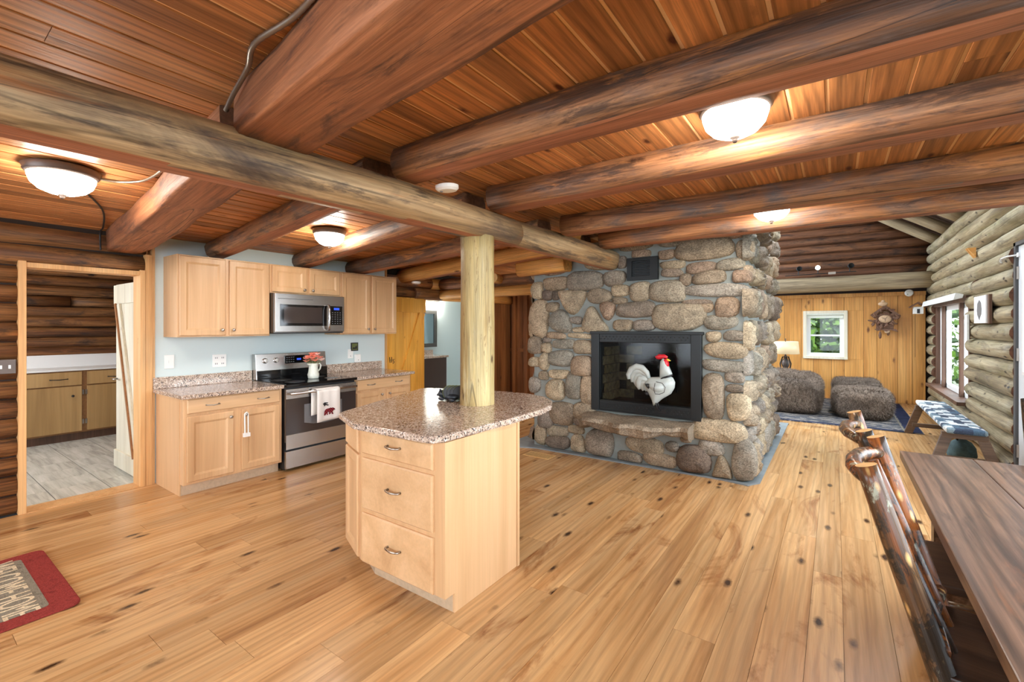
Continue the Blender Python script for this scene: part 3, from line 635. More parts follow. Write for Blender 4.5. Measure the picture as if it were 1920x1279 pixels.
# ================================================================== FIREPLACE
FX0, FX1, FY0, FY1 = -3.04, -.70, 4.75, 7.0
fpT = thing('stone_fireplace', 'tall grey field stone fireplace with black framed firebox', 'fireplace', (-1.87, 5.8, 0))
oz0, oz1, ox0, ox1 = .58, 1.36, -2.2, -1.115
mc = MB().box(FX0, ox0, FY0, FY1, 0, 2.42).box(ox1, FX1, FY0, FY1, 0, 2.42).box(ox0, ox1, FY0, FY1, 0, oz0).box(ox0, ox1, FY0, FY1, oz1, 2.42).box(ox0, ox1, 5.35, FY1, oz0, oz1).box(FX0 + .1, FX1, FY0 + .12, FY1, 2.42, 4.9)
mc.build('mortar_core', 'mortar', fpT)
ST = [(-1.06,2.24,0.51,0.22),(-1.42,2.21,0.15,0.09),(-1.36,2.1,0.24,0.07),(-1.37,2.02,0.21,0.08),(-1.09,2.05,0.27,0.1),(-1.23,1.94,0.11,0.11),(-1.01,1.95,0.29,0.12),(-0.82,2.06,0.25,0.1),(-0.72,1.94,0.15,0.11),(-0.95,1.82,0.56,0.12),(-2.73,1.98,0.32,0.15),(-2.35,1.99,0.42,0.22),(-1.99,2.0,0.24,0.16),(-1.9,2.17,0.09,0.13),(-1.69,2.24,0.2,0.08),(-2.99,1.91,0.16,0.19),(-2.84,1.85,0.13,0.12),(-2.73,1.84,0.08,0.1),(-2.5,1.75,0.35,0.27),(-2.17,1.81,0.27,0.16),(-1.92,1.86,0.2,0.12),(-1.93,1.75,0.16,0.07),(-1.7,1.84,0.21,0.2),(-1.41,1.83,0.34,0.22),(-1.12,1.71,0.28,0.04),(-1.04,1.65,0.13,0.08),(-0.85,1.65,0.2,0.19),(-2.96,1.57,0.25,0.46),(-2.78,1.7,0.18,0.11),(-2.67,1.53,0.31,0.26),(-2.46,1.54,0.16,0.08),(-2.43,1.43,0.13,0.05),(-2.2,1.55,0.34,0.27),(-2.07,1.64,0.17,0.19),(-1.75,1.65,0.4,0.16),(-1.31,1.57,0.49,0.27),(-1.89,1.48,0.21,0.12),(-1.66,1.48,0.22,0.11),(-0.91,1.51,0.29,0.13),(-2.73,1.36,0.25,0.07),(-2.4,1.36,0.31,0.05),(-2.85,1.31,0.1,0.06),(-2.86,1.21,0.13,0.11),(-2.62,1.26,0.29,0.1),(-2.36,1.23,0.25,0.15),(-0.97,1.37,0.13,0.09),(-0.78,1.38,0.19,0.09),(-0.86,1.24,0.36,0.15),(-0.88,1.09,0.38,0.1),(-3.02,1.24,0.19,0.21),(-3.03,1.03,0.15,0.11),(-2.89,1.04,0.13,0.2),(-2.66,1.09,0.33,0.18),(-2.38,1.01,0.26,0.22),(-2.69,0.9,0.26,0.1),(-0.78,0.99,0.16,0.1),(-0.78,0.88,0.15,0.07),(-0.97,0.79,0.19,0.42),(-0.75,0.71,0.19,0.25),(-2.73,0.71,0.25,0.23),(-2.49,0.78,0.19,0.3),(-2.31,0.74,0.17,0.32),(-3.03,0.75,0.15,0.18),(-2.9,0.87,0.12,0.1),(-2.64,0.44,0.33,0.25),(-2.35,0.49,0.26,0.2),(-2.4,0.37,0.16,0.09),(-0.93,0.46,0.48,0.2),(-2.71,0.22,0.27,0.12),(-2.46,0.27,0.2,0.08),(-2.7,0.09,0.31,0.15),(-2.43,0.11,0.16,0.19),(-2.16,0.16,0.31,0.32),(-1.65,0.21,0.4,0.16),(-1.36,0.24,0.12,0.1),(-1.82,0.05,0.26,0.12),(-1.49,0.08,0.32,0.14),(-1.15,0.15,0.29,0.26),(-0.99,0.29,0.22,0.14),(-0.9,0.1,0.2,0.26),(-0.7,0.21,0.19,0.4),(-2.87,0.34,0.2,0.2),(-2.94,0.15,0.15,0.23),(-1.23,0.33,0.1,0.05),(-0.69,2.19,0.14,0.19),(-2.2,2.2,.3,.16),(-2.75,2.16,.3,.14),(-1.3,2.36,.4,.14),(-1.75,2.36,.35,.14),(-.8,2.38,.3,.14)]
TRI = {32: [(-.5, -.45), (-.1, -.5), (.5, -.45), (.2, -.1), (0, .35), (-.12, .5), (-.28, .45), (-.42, 0)],
       79: [(-.45, -.5), (.1, -.5), (.45, -.4), (.4, .0), (.1, .45), (-.1, .5), (-.25, .0)],
       18: [(-.1, -.5), (.15, -.45), (.4, .1), (.5, .4), (.2, .45), (-.45, .5), (-.5, .35), (-.3, -.15)],
       29: [(-.35, -.35), (.3, -.5), (.5, -.4), (.35, .2), (.15, .5), (-.2, .45), (-.5, .1)],
       33: [(-.1, -.5), (.25, -.45), (.5, .1), (.45, .45), (-.1, .5), (-.5, .4), (-.35, -.1)]}
rs = random.Random(11)
def outline(w, h, sq, n=16, nz=.07, tilt=0, base=None):
    pts = []
    if base:
        m = len(base)
        for i in range(m):
            x0, y0 = base[i]; x1, y1 = base[(i + 1) % m]; xp, yp = base[i - 1]
            for t in (.0, .5):
                px, py = x0 + (x1 - x0) * t, y0 + (y1 - y0) * t
                if t == 0: px = .7 * px + .15 * (x1 + xp); py = .7 * py + .15 * (y1 + yp)
                pts.append((px * w * 1.06, py * h * 1.06))
        return pts
    p1, p2 = rs.uniform(0, 6.28), rs.uniform(0, 6.28)
    for i in range(n):
        a = 2 * math.pi * i / n; c, s_ = math.cos(a), math.sin(a)
        c = math.copysign(abs(c) ** (2 / sq), c); s_ = math.copysign(abs(s_) ** (2 / sq), s_)
        k = 1 + nz * (math.sin(2 * a + p1) * .5 + math.sin(3 * a + p2) * .6) + rs.uniform(-nz, nz) * .35
        xx, yy = c * w / 2 * k, s_ * h / 2 * k
        pts.append((xx * math.cos(tilt) - yy * math.sin(tilt), xx * math.sin(tilt) + yy * math.cos(tilt)))
    return pts
for i, (sx, sz, sw, sh) in enumerate(ST):
    th = min(.085, .028 + .22 * min(sw, sh)) * rs.uniform(.85, 1.15)
    pl = outline(sw * 1.08 + .012, sh * 1.06 + .014, rs.uniform(2.3, 3.4), tilt=rs.uniform(-.06, .06), base=TRI.get(i))
    pl = [(px, max(py, .012 - sz)) for px, py in pl]
    MB().pillow(pl, (sx, FY0 + .005, sz), (1, 0, 0), (0, 0, 1), th, jit=.12, rnd=rs).build('stone', 'stone', fpT, smooth=True)
def sidestones(xx, sgn, y0, y1, ztop, hmin, hmax, wmin, wmax):
    z = .01
    while z < ztop:
        h = rs.uniform(hmin, hmax); y = y0 - rs.uniform(0, .08)
        while y < y1 - .05:
            wd = min(rs.uniform(wmin, wmax), y1 + .06 - y)
            hh = h * rs.uniform(.8, 1.12); th = rs.uniform(.05, .11)
            pl = outline(wd * .96, hh * .95, rs.uniform(2.4, 3.8), n=14, nz=.1)
            cz = max(z + h / 2 + rs.uniform(-.02, .02), .02 + max(-p[1] for p in pl))
            MB().pillow(pl, (xx - .005 * sgn, y + wd / 2, cz), (0, sgn, 0), (0, 0, 1), th, jit=.3, rnd=rs).build('stone', 'stone', fpT, smooth=True)
            y += wd
        z += h
sidestones(FX1, 1, FY0 - .02, FY1, 3.0, .17, .34, .16, .42)
sidestones(FX0, -1, FY0, FY1, 2.2, .26, .42, .3, .6)
# protruding hearth slab
hs = MB(); n = 15; prof = []
for i in range(n + 1):
    t = i / n; xx = -2.30 + 1.16 * t
    fy = 4.36 + .05 * math.sin(t * 9) + .03 * math.sin(t * 23 + 1) + (.10 if t > .93 or t < .04 else 0)
    zb = .335 + .05 * abs(math.sin(t * 6.5)) + .03 * math.sin(t * 17) + (.05 if t > .93 else 0); zt = .49 + .008 * math.sin(t * 14)
    prof.append([(xx, 4.76, zt + .02), (xx, fy + .03, zt), (xx, fy, zt - .035), (xx, fy + .02, (zt + zb) / 2), (xx, fy + .035, zb + .02), (xx, fy + .08, zb), (xx, 4.76, zb - .02)])
vs = [p for r in prof for p in r]
fs = [(i * 7 + j, i * 7 + (j + 1) % 7, (i + 1) * 7 + (j + 1) % 7, (i + 1) * 7 + j) for i in range(n) for j in range(7)] + [tuple(range(6, -1, -1)), tuple(n * 7 + j for j in range(7))]
o = hs.add(vs, fs).build('hearth_slab', 'stone', fpT, smooth=False); o['label'] = 'rough stone ledge jutting out below the firebox'
# black insert
ins = MB().box(-2.245, -2.15, 4.69, 4.80, .535, 1.405).box(-1.17, -1.07, 4.69, 4.80, .535, 1.405).box(-2.15, -1.17, 4.70, 4.80, 1.295, 1.405).box(-2.15, -1.17, 4.70, 4.80, .535, .655).box(-2.26, -1.055, 4.685, 4.80, 1.385, 1.415).build('firebox_frame', 'black', fpT, bevel=.005)
for zz in (1.345, .595):
    gm = MB()
    for k in range(46):
        xx = -2.13 + k * .0207
        gm.lathe([(.008, 0), (.008, .006), (.003, .008)], (xx, 4.70, zz + .012 * (1 if k % 2 else -1)), (0, -1, 0), 8)
    gm.box(-2.14, -1.18, 4.692, 4.70, zz - .04, zz - .032).box(-2.14, -1.18, 4.692, 4.70, zz + .03, zz + .036)
    gm.build('pierced_trim', 'black', ins)
fb = MB().box(-2.2, -2.17, 4.78, 5.36, .58, 1.36).box(-1.145, -1.115, 4.78, 5.36, .58, 1.36).box(-2.2, -1.115, 5.31, 5.36, .58, 1.36).box(-2.2, -1.115, 4.78, 5.36, 1.33, 1.36).box(-2.2, -1.115, 4.78, 5.36, .58, .6).build('firebox', 'soot', fpT)
for r in range(6):
    for c in range(3):
        y0 = 4.80 + c * .17 + (.08 if r % 2 else 0)
        MB().box(-2.17, -2.158, y0, min(y0 + .162, 5.31), .61 + r * .105, .707 + r * .105).build('fire_brick', 'sootbrick', fb)
    for c in range(3):
        x0 = -2.165 + c * .2 + (.1 if r % 2 else 0)
        MB().box(x0, x0 + .19, 5.298, 5.31, .61 + r * .105, .707 + r * .105).build('fire_brick', 'soot' if c else 'sootbrick', fb)
B('fire_glass', 'fireglass', -2.15, -1.17, 4.755, 4.759, .655, 1.295, fpT)
# wall vent above
vt = MB().box(-1.83, -1.50, 4.70, 4.76, 1.96, 2.0).box(-1.83, -1.50, 4.70, 4.76, 2.165, 2.2).box(-1.83, -1.78, 4.70, 4.76, 2.0, 2.165).box(-1.58, -1.50, 4.70, 4.76, 2.0, 2.165).box(-1.78, -1.58, 4.735, 4.76, 2.0, 2.165).build('air_vent', 'black', fpT)
for k in range(9):
    B('vent_slat', 'black', -1.78, -1.58, 4.715, 4.735, 2.008 + k * .0175, 2.016 + k * .0175, vt)
# slate strip round the base
tagp(MB().prism([(-3.35, 4.45), (-2.95, 4.62), (-.9, 4.69), (-.66, 4.66), (-.575, 4.8), (-.58, 8.0), (-.72, 8.0), (-.72, 4.78), (-3.0, 4.78), (-3.35, 5.4)], (0, 0, .0005), X, Y, .012).build('slate_hearth', 'slate'), 'thin blue-grey slate strip along the base of the fireplace', 'hearth')

# rooster ornament in front of the glass
ro = thing('rooster_figurine', 'white rooster figurine with red comb in front of the firebox', 'figurine', (-1.5, 4.585, .505))
ry = 4.60
def rp(pts): return [((px - 1225) * .0056, (757 - py) * .0056) for px, py in pts]
BX, BZ = -1.50, .665
RO = ((1, 0), (.93, .45), (.78, .75), (.5, .95), (.2, 1.02))
def rpill(name, pts, th, mat, yo=0):
    return MB().pillow(rp(pts), (BX, ry + yo, BZ), X, Z, th, RO, both=True).build(name, mat, ro, smooth=True)
rpill('body', [(1224, 758), (1229, 753), (1240, 743), (1255, 733), (1261, 722), (1262, 712), (1258, 704), (1248, 700), (1236, 704), (1226, 705), (1215, 706), (1208, 716), (1211, 730), (1217, 740), (1221, 748)], .075, 'enamel')
rpill('neck', [(1235, 706), (1235, 690), (1236, 676), (1240, 671), (1245, 672), (1250, 682), (1257, 698), (1255, 703), (1246, 706)], .045, 'enamel')
rpill('collar', [(1231, 710), (1240, 704), (1250, 700), (1257, 698), (1258, 701), (1248, 706), (1238, 711), (1229, 714)], .055, 'inkblack')
rpill('comb', [(1226, 668), (1231, 665), (1233, 663), (1238, 664), (1242, 663), (1246, 665), (1249, 667), (1248, 671), (1243, 670), (1238, 672), (1233, 673), (1229, 672)], .018, 'red')
rpill('wattle', [(1240, 673), (1245, 671), (1249, 673), (1251, 680), (1251, 686), (1249, 688), (1246, 684), (1242, 678)], .034, 'red')
MB().lathe([(.014, 0), (.011, .02), (.002, .04)], (BX + (1247 - 1225) * .0056, ry - .0, BZ + (757 - 673) * .0056), (1, 0, -.2), 8).build('beak', 'yellow', ro, smooth=True)
rpill('wing', [(1212, 717), (1220, 714), (1232, 712), (1244, 713), (1249, 720), (1247, 729), (1238, 733), (1228, 732), (1219, 726)], .098, 'enamel')
MB().tube([(BX + a, ry - .103, BZ + b) for a, b in rp([(1232, 733), (1240, 733), (1248, 729), (1250, 720), (1245, 713), (1234, 711)])], .003, 6).build('wing_line', 'inkblack', ro); MB().tube([(BX + a, ry - .100, BZ + b) for a, b in rp([(1232, 732), (1230, 726), (1232, 714)])], .003, 6).build('wing_line', 'inkblack', ro)
rpill('wing_tip', [(1211, 717), (1216, 716), (1221, 716), (1221, 722), (1219, 727), (1215, 723)], .104, 'inkblack')
rpill('saddle', [(1208, 735), (1212, 730), (1217, 733), (1218, 738), (1213, 739)], .06, 'inkblack')
for k, (pts) in enumerate(([(1216, 708), (1212, 698), (1203, 690), (1193, 688), (1183, 693), (1177, 704), (1178, 712)], [(1216, 710), (1210, 701), (1200, 695), (1190, 697), (1184, 706), (1184, 717)], [(1216, 712), (1208, 705), (1199, 701), (1192, 706), (1189, 716), (1192, 724)], [(1216, 715), (1208, 709), (1200, 709), (1197, 716), (1197, 724), (1199, 729)], [(1217, 718), (1210, 713), (1204, 716), (1203, 724), (1206, 731)], [(1217, 721), (1212, 718), (1209, 724), (1212, 733)])):
    q = rp(pts); m = len(q)
    MB().tube([(BX + a, ry + .012 * (k % 3 - 1), BZ + b) for a, b in q], [.012 + .024 * math.sin(math.pi * min(1, (i + .6) / m)) for i in range(m)], 10).build('tail_feather', 'enamel', ro, smooth=True)
for dy in (-.03, .03):
    MB().tube([(BX + .02, ry + dy, BZ + .06), (BX + .035, ry + dy, BZ - .02), (BX + .03, 4.698, .60)], .006, 8).build('leg', 'inkblack', ro, smooth=True)
B('mounting_plate', 'inkblack', BX - .03, BX + .09, 4.692, 4.70, .575, .62, ro)

# ================================================================== KITCHEN
KX = -4.55          # face of the base cabinets
WX = -5.2           # wall
def door(parent, c, a, nrm, w_, h_, mat='maple'):
    return rpanel('door', mat, parent, c, a, nrm, w_, h_)
def drawer(parent, c, a, nrm, w_, h_, mat='maplex', name='drawer'):
    return rpanel(name, mat, parent, c, a, nrm, w_, h_, rings=SLAB)
# base cabinet left
t = thing('base_cabinet', 'maple base cabinet left of the stove, white child lock on its knobs', 'cabinet', (-4.86, 1.965, 0), 'kitchen base cabinets')
MB().box(WX + .025, KX, 1.54, 2.39, .1, .845).build('cabinet_body', 'maple', t, bevel=.002)
B('toe_kick', 'toe', WX + .025, KX - .07, 1.545, 2.39, 0, .1, t)
B('side_panel', 'maple', WX + .025, KX - .07, 1.535, 1.547, 0, .845, t)
d = drawer(t, (KX + .018, 1.965, .775), Y, X, .80, .125)
pull(d, (KX + .018, 1.76, .775), Y, X); pull(d, (KX + .018, 2.2, .775), Y, X)
d = door(t, (KX + .018, 1.75, .405), Y, X, .375, .565); knob(d, (KX + .018, 1.905, .64), X)
d2 = door(t, (KX + .018, 2.185, .405), Y, X, .36, .565); knob(d2, (KX + .018, 2.035, .64), X)
MB().tube([(KX + .04, 2.02, .65), (KX + .045, 2.02, .46)], .006, 8).tube([(KX + .04, 2.05, .65), (KX + .045, 2.05, .46)], .006, 8).box(KX + .035, KX + .055, 2.005, 2.065, .435, .47).tube([(KX + .04, 2.02, .65), (KX + .05, 2.035, .665), (KX + .04, 2.05, .65)], .006, 8).build('child_lock', 'plastic', t)
# base cabinet right
t = thing('base_cabinet', 'maple base cabinet right of the stove, mostly hidden by the island', 'cabinet', (-4.86, 3.665, 0), 'kitchen base cabinets')
MB().box(WX + .025, KX, 3.24, 4.09, .1, .845).build('cabinet_body', 'maple', t, bevel=.002)
B('toe_kick', 'toe', WX + .025, KX - .07, 3.24, 4.09, 0, .1, t)
d = drawer(t, (KX + .018, 3.665, .775), Y, X, .80, .125)
pull(d, (KX + .018, 3.46, .775), Y, X); pull(d, (KX + .018, 3.88, .775), Y, X)
for yy, kk in ((3.45, 3.61), (3.88, 3.73)):
    d = door(t, (KX + .018, yy, .405), Y, X, .37, .565); knob(d, (KX + .018, kk, .64), X)
# granite tops
for y0, y1, lab in ((1.515, 2.395, 'speckled granite worktop left of the stove with low splashback'), (3.235, 4.13, 'speckled granite worktop right of the stove with low splashback')):
    g = thing('granite_countertop', lab, 'countertop', (-4.86, (y0 + y1) / 2, .846), 'kitchen granite worktops')
    MB().box(WX, -4.5, y0, y1, .846, .882).build('slab', 'granite', g, bevel=.008)
    MB().box(WX, -5.175, y0, min(y1, 4.19), .8825, .99).build('splashback', 'granite', g, bevel=.003)
# wall cabinets
UX = -4.87
def upper(y0, y1, z0, z1, doors, knobs, lab):
    t = thing('wall_cabinet', lab, 'cabinet', (-5.03, (y0 + y1) / 2, z0), 'kitchen wall cabinets')
    MB().box(WX, UX, y0, y1, z0, z1).build('cabinet_body', 'maple', t, bevel=.002)
    for (a, b), (ky, kz) in zip(doors, knobs):
        d = door(t, (UX + .018, (a + b) / 2, (z0 + z1) / 2), Y, X, b - a, z1 - z0 - .025); knob(d, (UX + .018, ky, kz), X)
upper(1.60, 2.43, 1.37, 2.13, ((1.615, 2.0), (2.035, 2.42)), ((1.965, 1.435), (2.065, 1.435)), 'tall two-door maple wall cabinet left of the microwave')
upper(2.432, 3.268, 1.825, 2.13, ((2.45, 2.835), (2.87, 3.255)), ((2.80, 1.875), (2.90, 1.875)), 'short two-door maple cabinet directly above the microwave')
upper(3.27, 4.13, 1.37, 2.13, ((3.285, 3.69), (3.725, 4.12)), ((3.655, 1.435), (3.755, 1.435)), 'tall two-door maple wall cabinet right of the microwave')
# microwave
t = thing('microwave', 'stainless over-range microwave with curved handle and black keypad', 'microwave', (-5.0, 2.85, 1.40))
MB().box(WX, -4.80, 2.436, 3.262, 1.402, 1.82).build('case', 'steeldark', t)
f = MB().box(-4.80, -4.775, 2.44, 3.26, 1.41, 1.82).build('front', 'steel', t, bevel=.004)
B('vent_strip', 'steeldark', -4.775, -4.772, 2.47, 2.86, 1.762, 1.768, f)
MB().box(-4.776, -4.770, 2.49, 3.03, 1.475, 1.705).build('door_glass', 'blackgloss', t, bevel=.002)
B('window', 'dkglass', -4.770, -4.768, 2.53, 2.97, 1.505, 1.68, t)
MB().tube([(-4.775, 3.04, 1.71), (-4.735, 3.035, 1.705), (-4.72, 3.03, 1.66), (-4.715, 3.03, 1.57), (-4.72, 3.03, 1.48), (-4.735, 3.035, 1.43), (-4.775, 3.04, 1.425)], .013, 10).build('handle', 'steel', t, smooth=True)
k = MB().box(-4.776, -4.770, 3.075, 3.23, 1.485, 1.705).build('keypad', 'blackgloss', t)
B('display', 'display', -4.770, -4.7685, 3.12, 3.19, 1.66, 1.685, k)
km = MB()
for i in range(6):
    for j in range(4): km.box(-4.770, -4.7688, 3.095 + j * .033, 3.11 + j * .033, 1.50 + i * .025, 1.508 + i * .025)
km.build('buttons', 'grey', k)
B('underside', 'inkblack', -5.15, -4.79, 2.45, 3.25, 1.392, 1.402, t)
# stove
SX = -4.50
t = thing('electric_range', 'stainless electric range with black glass top and towel rail handle', 'stove', (-4.83, 2.815, 0))
MB().box(-5.17, SX - .03, 2.405, 3.225, .02, .855).build('body', 'inkblack', t)
MB().box(-5.15, SX + .02, 2.40, 3.23, .855, .885).build('cooktop', 'blackgloss', t, bevel=.005)
bg = MB().add([(-5.19, 2.40, .885), (-5.09, 2.40, .885), (-5.12, 2.40, 1.165), (-5.19, 2.40, 1.165), (-5.19, 3.23, .885), (-5.09, 3.23, .885), (-5.12, 3.23, 1.165), (-5.19, 3.23, 1.165)], [(0, 1, 2, 3), (7, 6, 5, 4), (1, 5, 6, 2), (2, 6, 7, 3), (0, 4, 5, 1), (0, 3, 7, 4)]).build('backguard', 'steel', t, bevel=.004)
B('backguard_base', 'blackgloss', -5.10, -5.07, 2.405, 3.225, .886, .985, t)
def bgx(z): return -5.09 - .03 * (z - .885) / .28
for yy in (2.50, 2.62, 3.14):
    kn = MB().lathe([(.030, 0), (.030, .006), (.026, .008), (.024, .03), (.02, .033)], (bgx(1.09), yy, 1.09), (1, 0, .1), 18).build('knob', 'steel', t, smooth=False)
    B('grip', 'nickel', bgx(1.09) + .03, bgx(1.09) + .042, yy - .006, yy + .006, 1.07, 1.112, kn)
cp = B('control_panel', 'blackgloss', -5.115, bgx(1.09) + .006, 2.72, 3.03, 1.045, 1.135, t)
B('clock_display', 'display', bgx(1.09) + .006, bgx(1.09) + .007, 2.86, 2.91, 1.08, 1.10, cp)
km = MB()
for i in range(3):
    for j in range(4): km.box(bgx(1.09) + .006, bgx(1.09) + .0072, 2.735 + j * .026, 2.75 + j * .026, 1.06 + i * .025, 1.068 + i * .025)
    for j in range(3): km.box(bgx(1.09) + .006, bgx(1.09) + .0072, 2.94 + j * .026, 2.955 + j * .026, 1.06 + i * .025, 1.068 + i * .025)
km.build('buttons', 'grey', cp)
for yy, r in ((2.6, .1), (3.03, .075)):
    for xx in (-4.68, -4.95):
        MB().lathe([(r, 0), (r, .0006), (r - .004, .0007)], (xx, yy, .8852), (0, 0, 1), 32).build('burner_ring', 'steeldark', t)
od = MB().box(SX - .03, SX, 2.405, 3.225, .295, .835).build('oven_door', 'dkglass', t, bevel=.004)
B('door_top_trim', 'steel', SX, SX + .004, 2.407, 3.223, .735, .832, od)
B('door_bottom_trim', 'steel', SX, SX + .004, 2.407, 3.223, .225, .37, od)
wn = [(2.66, .72 - .25), (2.66, .655), (2.98, .655), (2.98, .72 - .25), (2.9, .435), (2.82, .425), (2.74, .435)]
MB().prism([(p[0] - 2.82, p[1]) for p in [(2.6, .47), (2.7, .445), (2.82, .437), (2.94, .445), (3.04, .47), (3.04, .66), (2.6, .66)]], (SX + .001, 2.82, 0), Y, Z, .002).build('door_window', 'grey', od)
MB().tube([(SX, 2.46, .785), (SX + .045, 2.46, .79)], .01, 10).tube([(SX, 3.17, .785), (SX + .045, 3.17, .79)], .01, 10).tube([(SX + .05, 2.43, .79), (SX + .05, 3.2, .79)], .014, 12).build('handle', 'steel', t, smooth=True)
MB().box(SX - .03, SX + .002, 2.407, 3.223, .03, .205).build('storage_drawer', 'steel', t, bevel=.003)
# dish towel with a bear
t = thing('dish_towel', 'white dish towel with a red plaid bear hung on the oven handle', 'towel', (SX + .06, 2.83, .45))
def cloth(name, y0, y1, zt, zb, xo, seed, mat='towel'):
    rr = random.Random(seed); vs = []; n, m = 14, 12
    for i in range(m + 1):
        for j in range(n + 1):
            u, v = j / n, i / m
            vs.append((xo + .006 * math.sin(u * 9 + seed) * v + .004 * math.sin(u * 17), y0 + (y1 - y0) * u + .012 * v * (u - .3), zt + (zb - zt) * v + .015 * u * v))
    fs = [(i * (n + 1) + j, i * (n + 1) + j + 1, (i + 1) * (n + 1) + j + 1, (i + 1) * (n + 1) + j) for i in range(m) for j in range(n)]
    return MB().add(vs, fs)
c1 = cloth('f', 2.70, 2.97, .797, .46, SX + .072, 1); c2 = cloth('b', 2.66, 2.93, .80, .535, SX + .026, 2)
vs = []
for j in range(15):
    u = j / 14
    for k in range(7):
        a = math.pi * k / 6
        vs.append((SX + .049 + .0225 * math.cos(a), (2.70 + .27 * u) * math.cos(a / 2) ** 2 + (2.66 + .27 * u) * math.sin(a / 2) ** 2, .798 + .018 * math.sin(a)))
fs = [(j * 7 + k, (j + 1) * 7 + k, (j + 1) * 7 + k + 1, j * 7 + k + 1) for j in range(14) for k in range(6)]
c1.add(c2.v, c2.f).add(vs, fs)
o = c1.build('cloth', 'towel', t, smooth=True); md = o.modifiers.new('thick', 'SOLIDIFY'); md.thickness = .004
BEAR = [(0, .2), (.02, .55), (.1, .8), (.25, .9), (.45, .92), (.58, .98), (.66, .92), (.78, .95), (.9, .85), (.98, .7), (1, .6), (.9, .58), (.82, .5), (.75, .35), (.8, .15), (.85, 0), (.72, 0), (.66, .2), (.6, .35), (.55, .1), (.48, .02), (.42, .1), (.45, .38), (.3, .36), (.3, .15), (.34, .02), (.22, .02), (.2, .25), (.14, .1), (.12, 0), (-.02, 0)]
pm = NT('red_plaid'); ck = pm.n('ShaderNodeTexChecker', {'Vector': pm.coord((1, 1, 1), False), 'Scale': 70, 'Color1': S(150, 24, 36), 'Color2': S(52, 14, 20)}); M['plaid'] = pm.fin(ck.outputs[0], .9)
MB().prism([(a * .13, b * .075) for a, b in BEAR], (SX + .082, 2.775, .525), Y, Z, .002).build('bear_print', 'plaid', t)
MB().prism([(0, .03), (.02, .045), (.06, .04), (.055, .03), (.03, .03), (.07, .012), (.06, .005), (.03, .015), (.02, 0), (.012, .015)], (SX + .082, 2.76, .618), Y, Z, .0015).build('script_print', 'inkblack', t)
# pitcher of flowers
px, py, pz = -4.78, 2.87, .886
t = thing('flower_pitcher', 'white ceramic pitcher filled with coral flowers on the stove', 'pitcher', (px, py, pz))
MB().lathe([(.0, 0), (.052, 0), (.056, .008), (.062, .045), (.055, .065), (.048, .11), (.046, .15), (.052, .17), (.047, .17), (.042, .15), (.042, .03), (0, .02)], (px, py, pz), Z, 24).build('jug', 'ceramic', t, smooth=True)
MB().tube([(px, py + .044, pz + .155), (px, py + .075, pz + .165), (px, py + .09, pz + .14), (px, py + .08, pz + .1), (px, py + .05, pz + .07)], .008, 8).build('handle', 'ceramic', t, smooth=True)
MB().pillow([(-.03, .0), (.03, 0), (0, .035)], (px, py - .045, pz + .15), (1, 0, 0), (0, -.8, .6), .008, both=True).build('spout', 'ceramic', t, smooth=True)
rr = random.Random(5)
for i in range(22):
    a = rr.uniform(0, 6.28); d_ = rr.uniform(.01, .09); cx, cy, cz = px + .6 * d_ * math.cos(a), py + .01 + 1.15 * d_ * math.sin(a), pz + .265 - d_ * .8 + rr.uniform(-.02, .02)
    mb = MB()
    for k in range(6):
        q = Quaternion((0, 0, 1), k * 1.047 + a) @ Quaternion((0, 1, 0), -.5)
        mb.ball(Vector((cx, cy, cz)) + q @ Vector((.02, 0, .004)), .024, .014, .006, 8, 5, rot=q)
    b = mb.build('blossom', rr.choice(['petal', 'petal', 'petal2']), t, smooth=True)
    MB().tube([(cx, cy, cz), (px + .3 * (cx - px), py + .3 * (cy - py), pz + .14)], .003, 6).build('stem', 'leafg', b)
# outlets, switch, plug-in and tile
def plate(lab, cat, y0, y1, z0, z1, slots, name='wall_outlet'):
    t = thing(name, lab, cat, (WX, (y0 + y1) / 2, (z0 + z1) / 2))
    MB().box(WX, WX + .008, y0, y1, z0, z1).build('cover_plate', 'plastic', t, bevel=.003)
    for yy, zz, m, w_, h_ in slots: B('slot' if m == 'grey' else 'toggle', m, WX + .008, WX + (.0086 if m == 'grey' else .018), yy - w_, yy + w_, zz - h_, zz + h_, t)
plate('white double outlet plate on the blue wall beneath the left cabinet', 'outlet', 2.015, 2.145, 1.05, 1.18, [(y_ + dy, z_, 'grey', .003, .008) for y_ in (2.05, 2.11) for z_ in (1.085, 1.145) for dy in (-.008, .008)])
plate('single white light switch on the blue wall beside the door casing', 'switch', 1.605, 1.685, 1.065, 1.195, [(1.645, 1.13, 'plastic', .006, .013)], 'light_switch')
plate('white outlet with a plug-in device, near the end of the blue wall', 'outlet', 3.60, 3.68, 1.05, 1.17, [(3.64, 1.08, 'grey', .003, .008)])
t = thing('plug_in_device', 'white plug-in air freshener standing against the blue wall', 'air freshener', (WX + .03, 3.73, 1.0))
MB().box(WX + .009, WX + .05, 3.69, 3.77, .995, 1.10).build('case', 'plastic', t, bevel=.008); B('button', 'grey', WX + .05, WX + .052, 3.725, 3.735, 1.02, 1.03, t)
t = thing('framed_tile', 'tiny black framed picture of a moose and trees on the blue wall', 'picture', (WX, 3.70, 1.2))
MB().box(WX, WX + .012, 3.645, 3.755, 1.145, 1.255).build('frame', 'inkblack', t, bevel=.002); B('picture', 'leafg', WX + .012, WX + .013, 3.658, 3.742, 1.158, 1.242, t)
MB().prism([(-.035, -.03), (.035, -.03), (.034, .02), (.02, -.0), (.015, .015), (.005, -.012), (-.02, -.005), (-.03, -.012)], (WX + .013, 3.70, 1.2), Y, Z, .001).build('silhouette', 'inkblack', t)
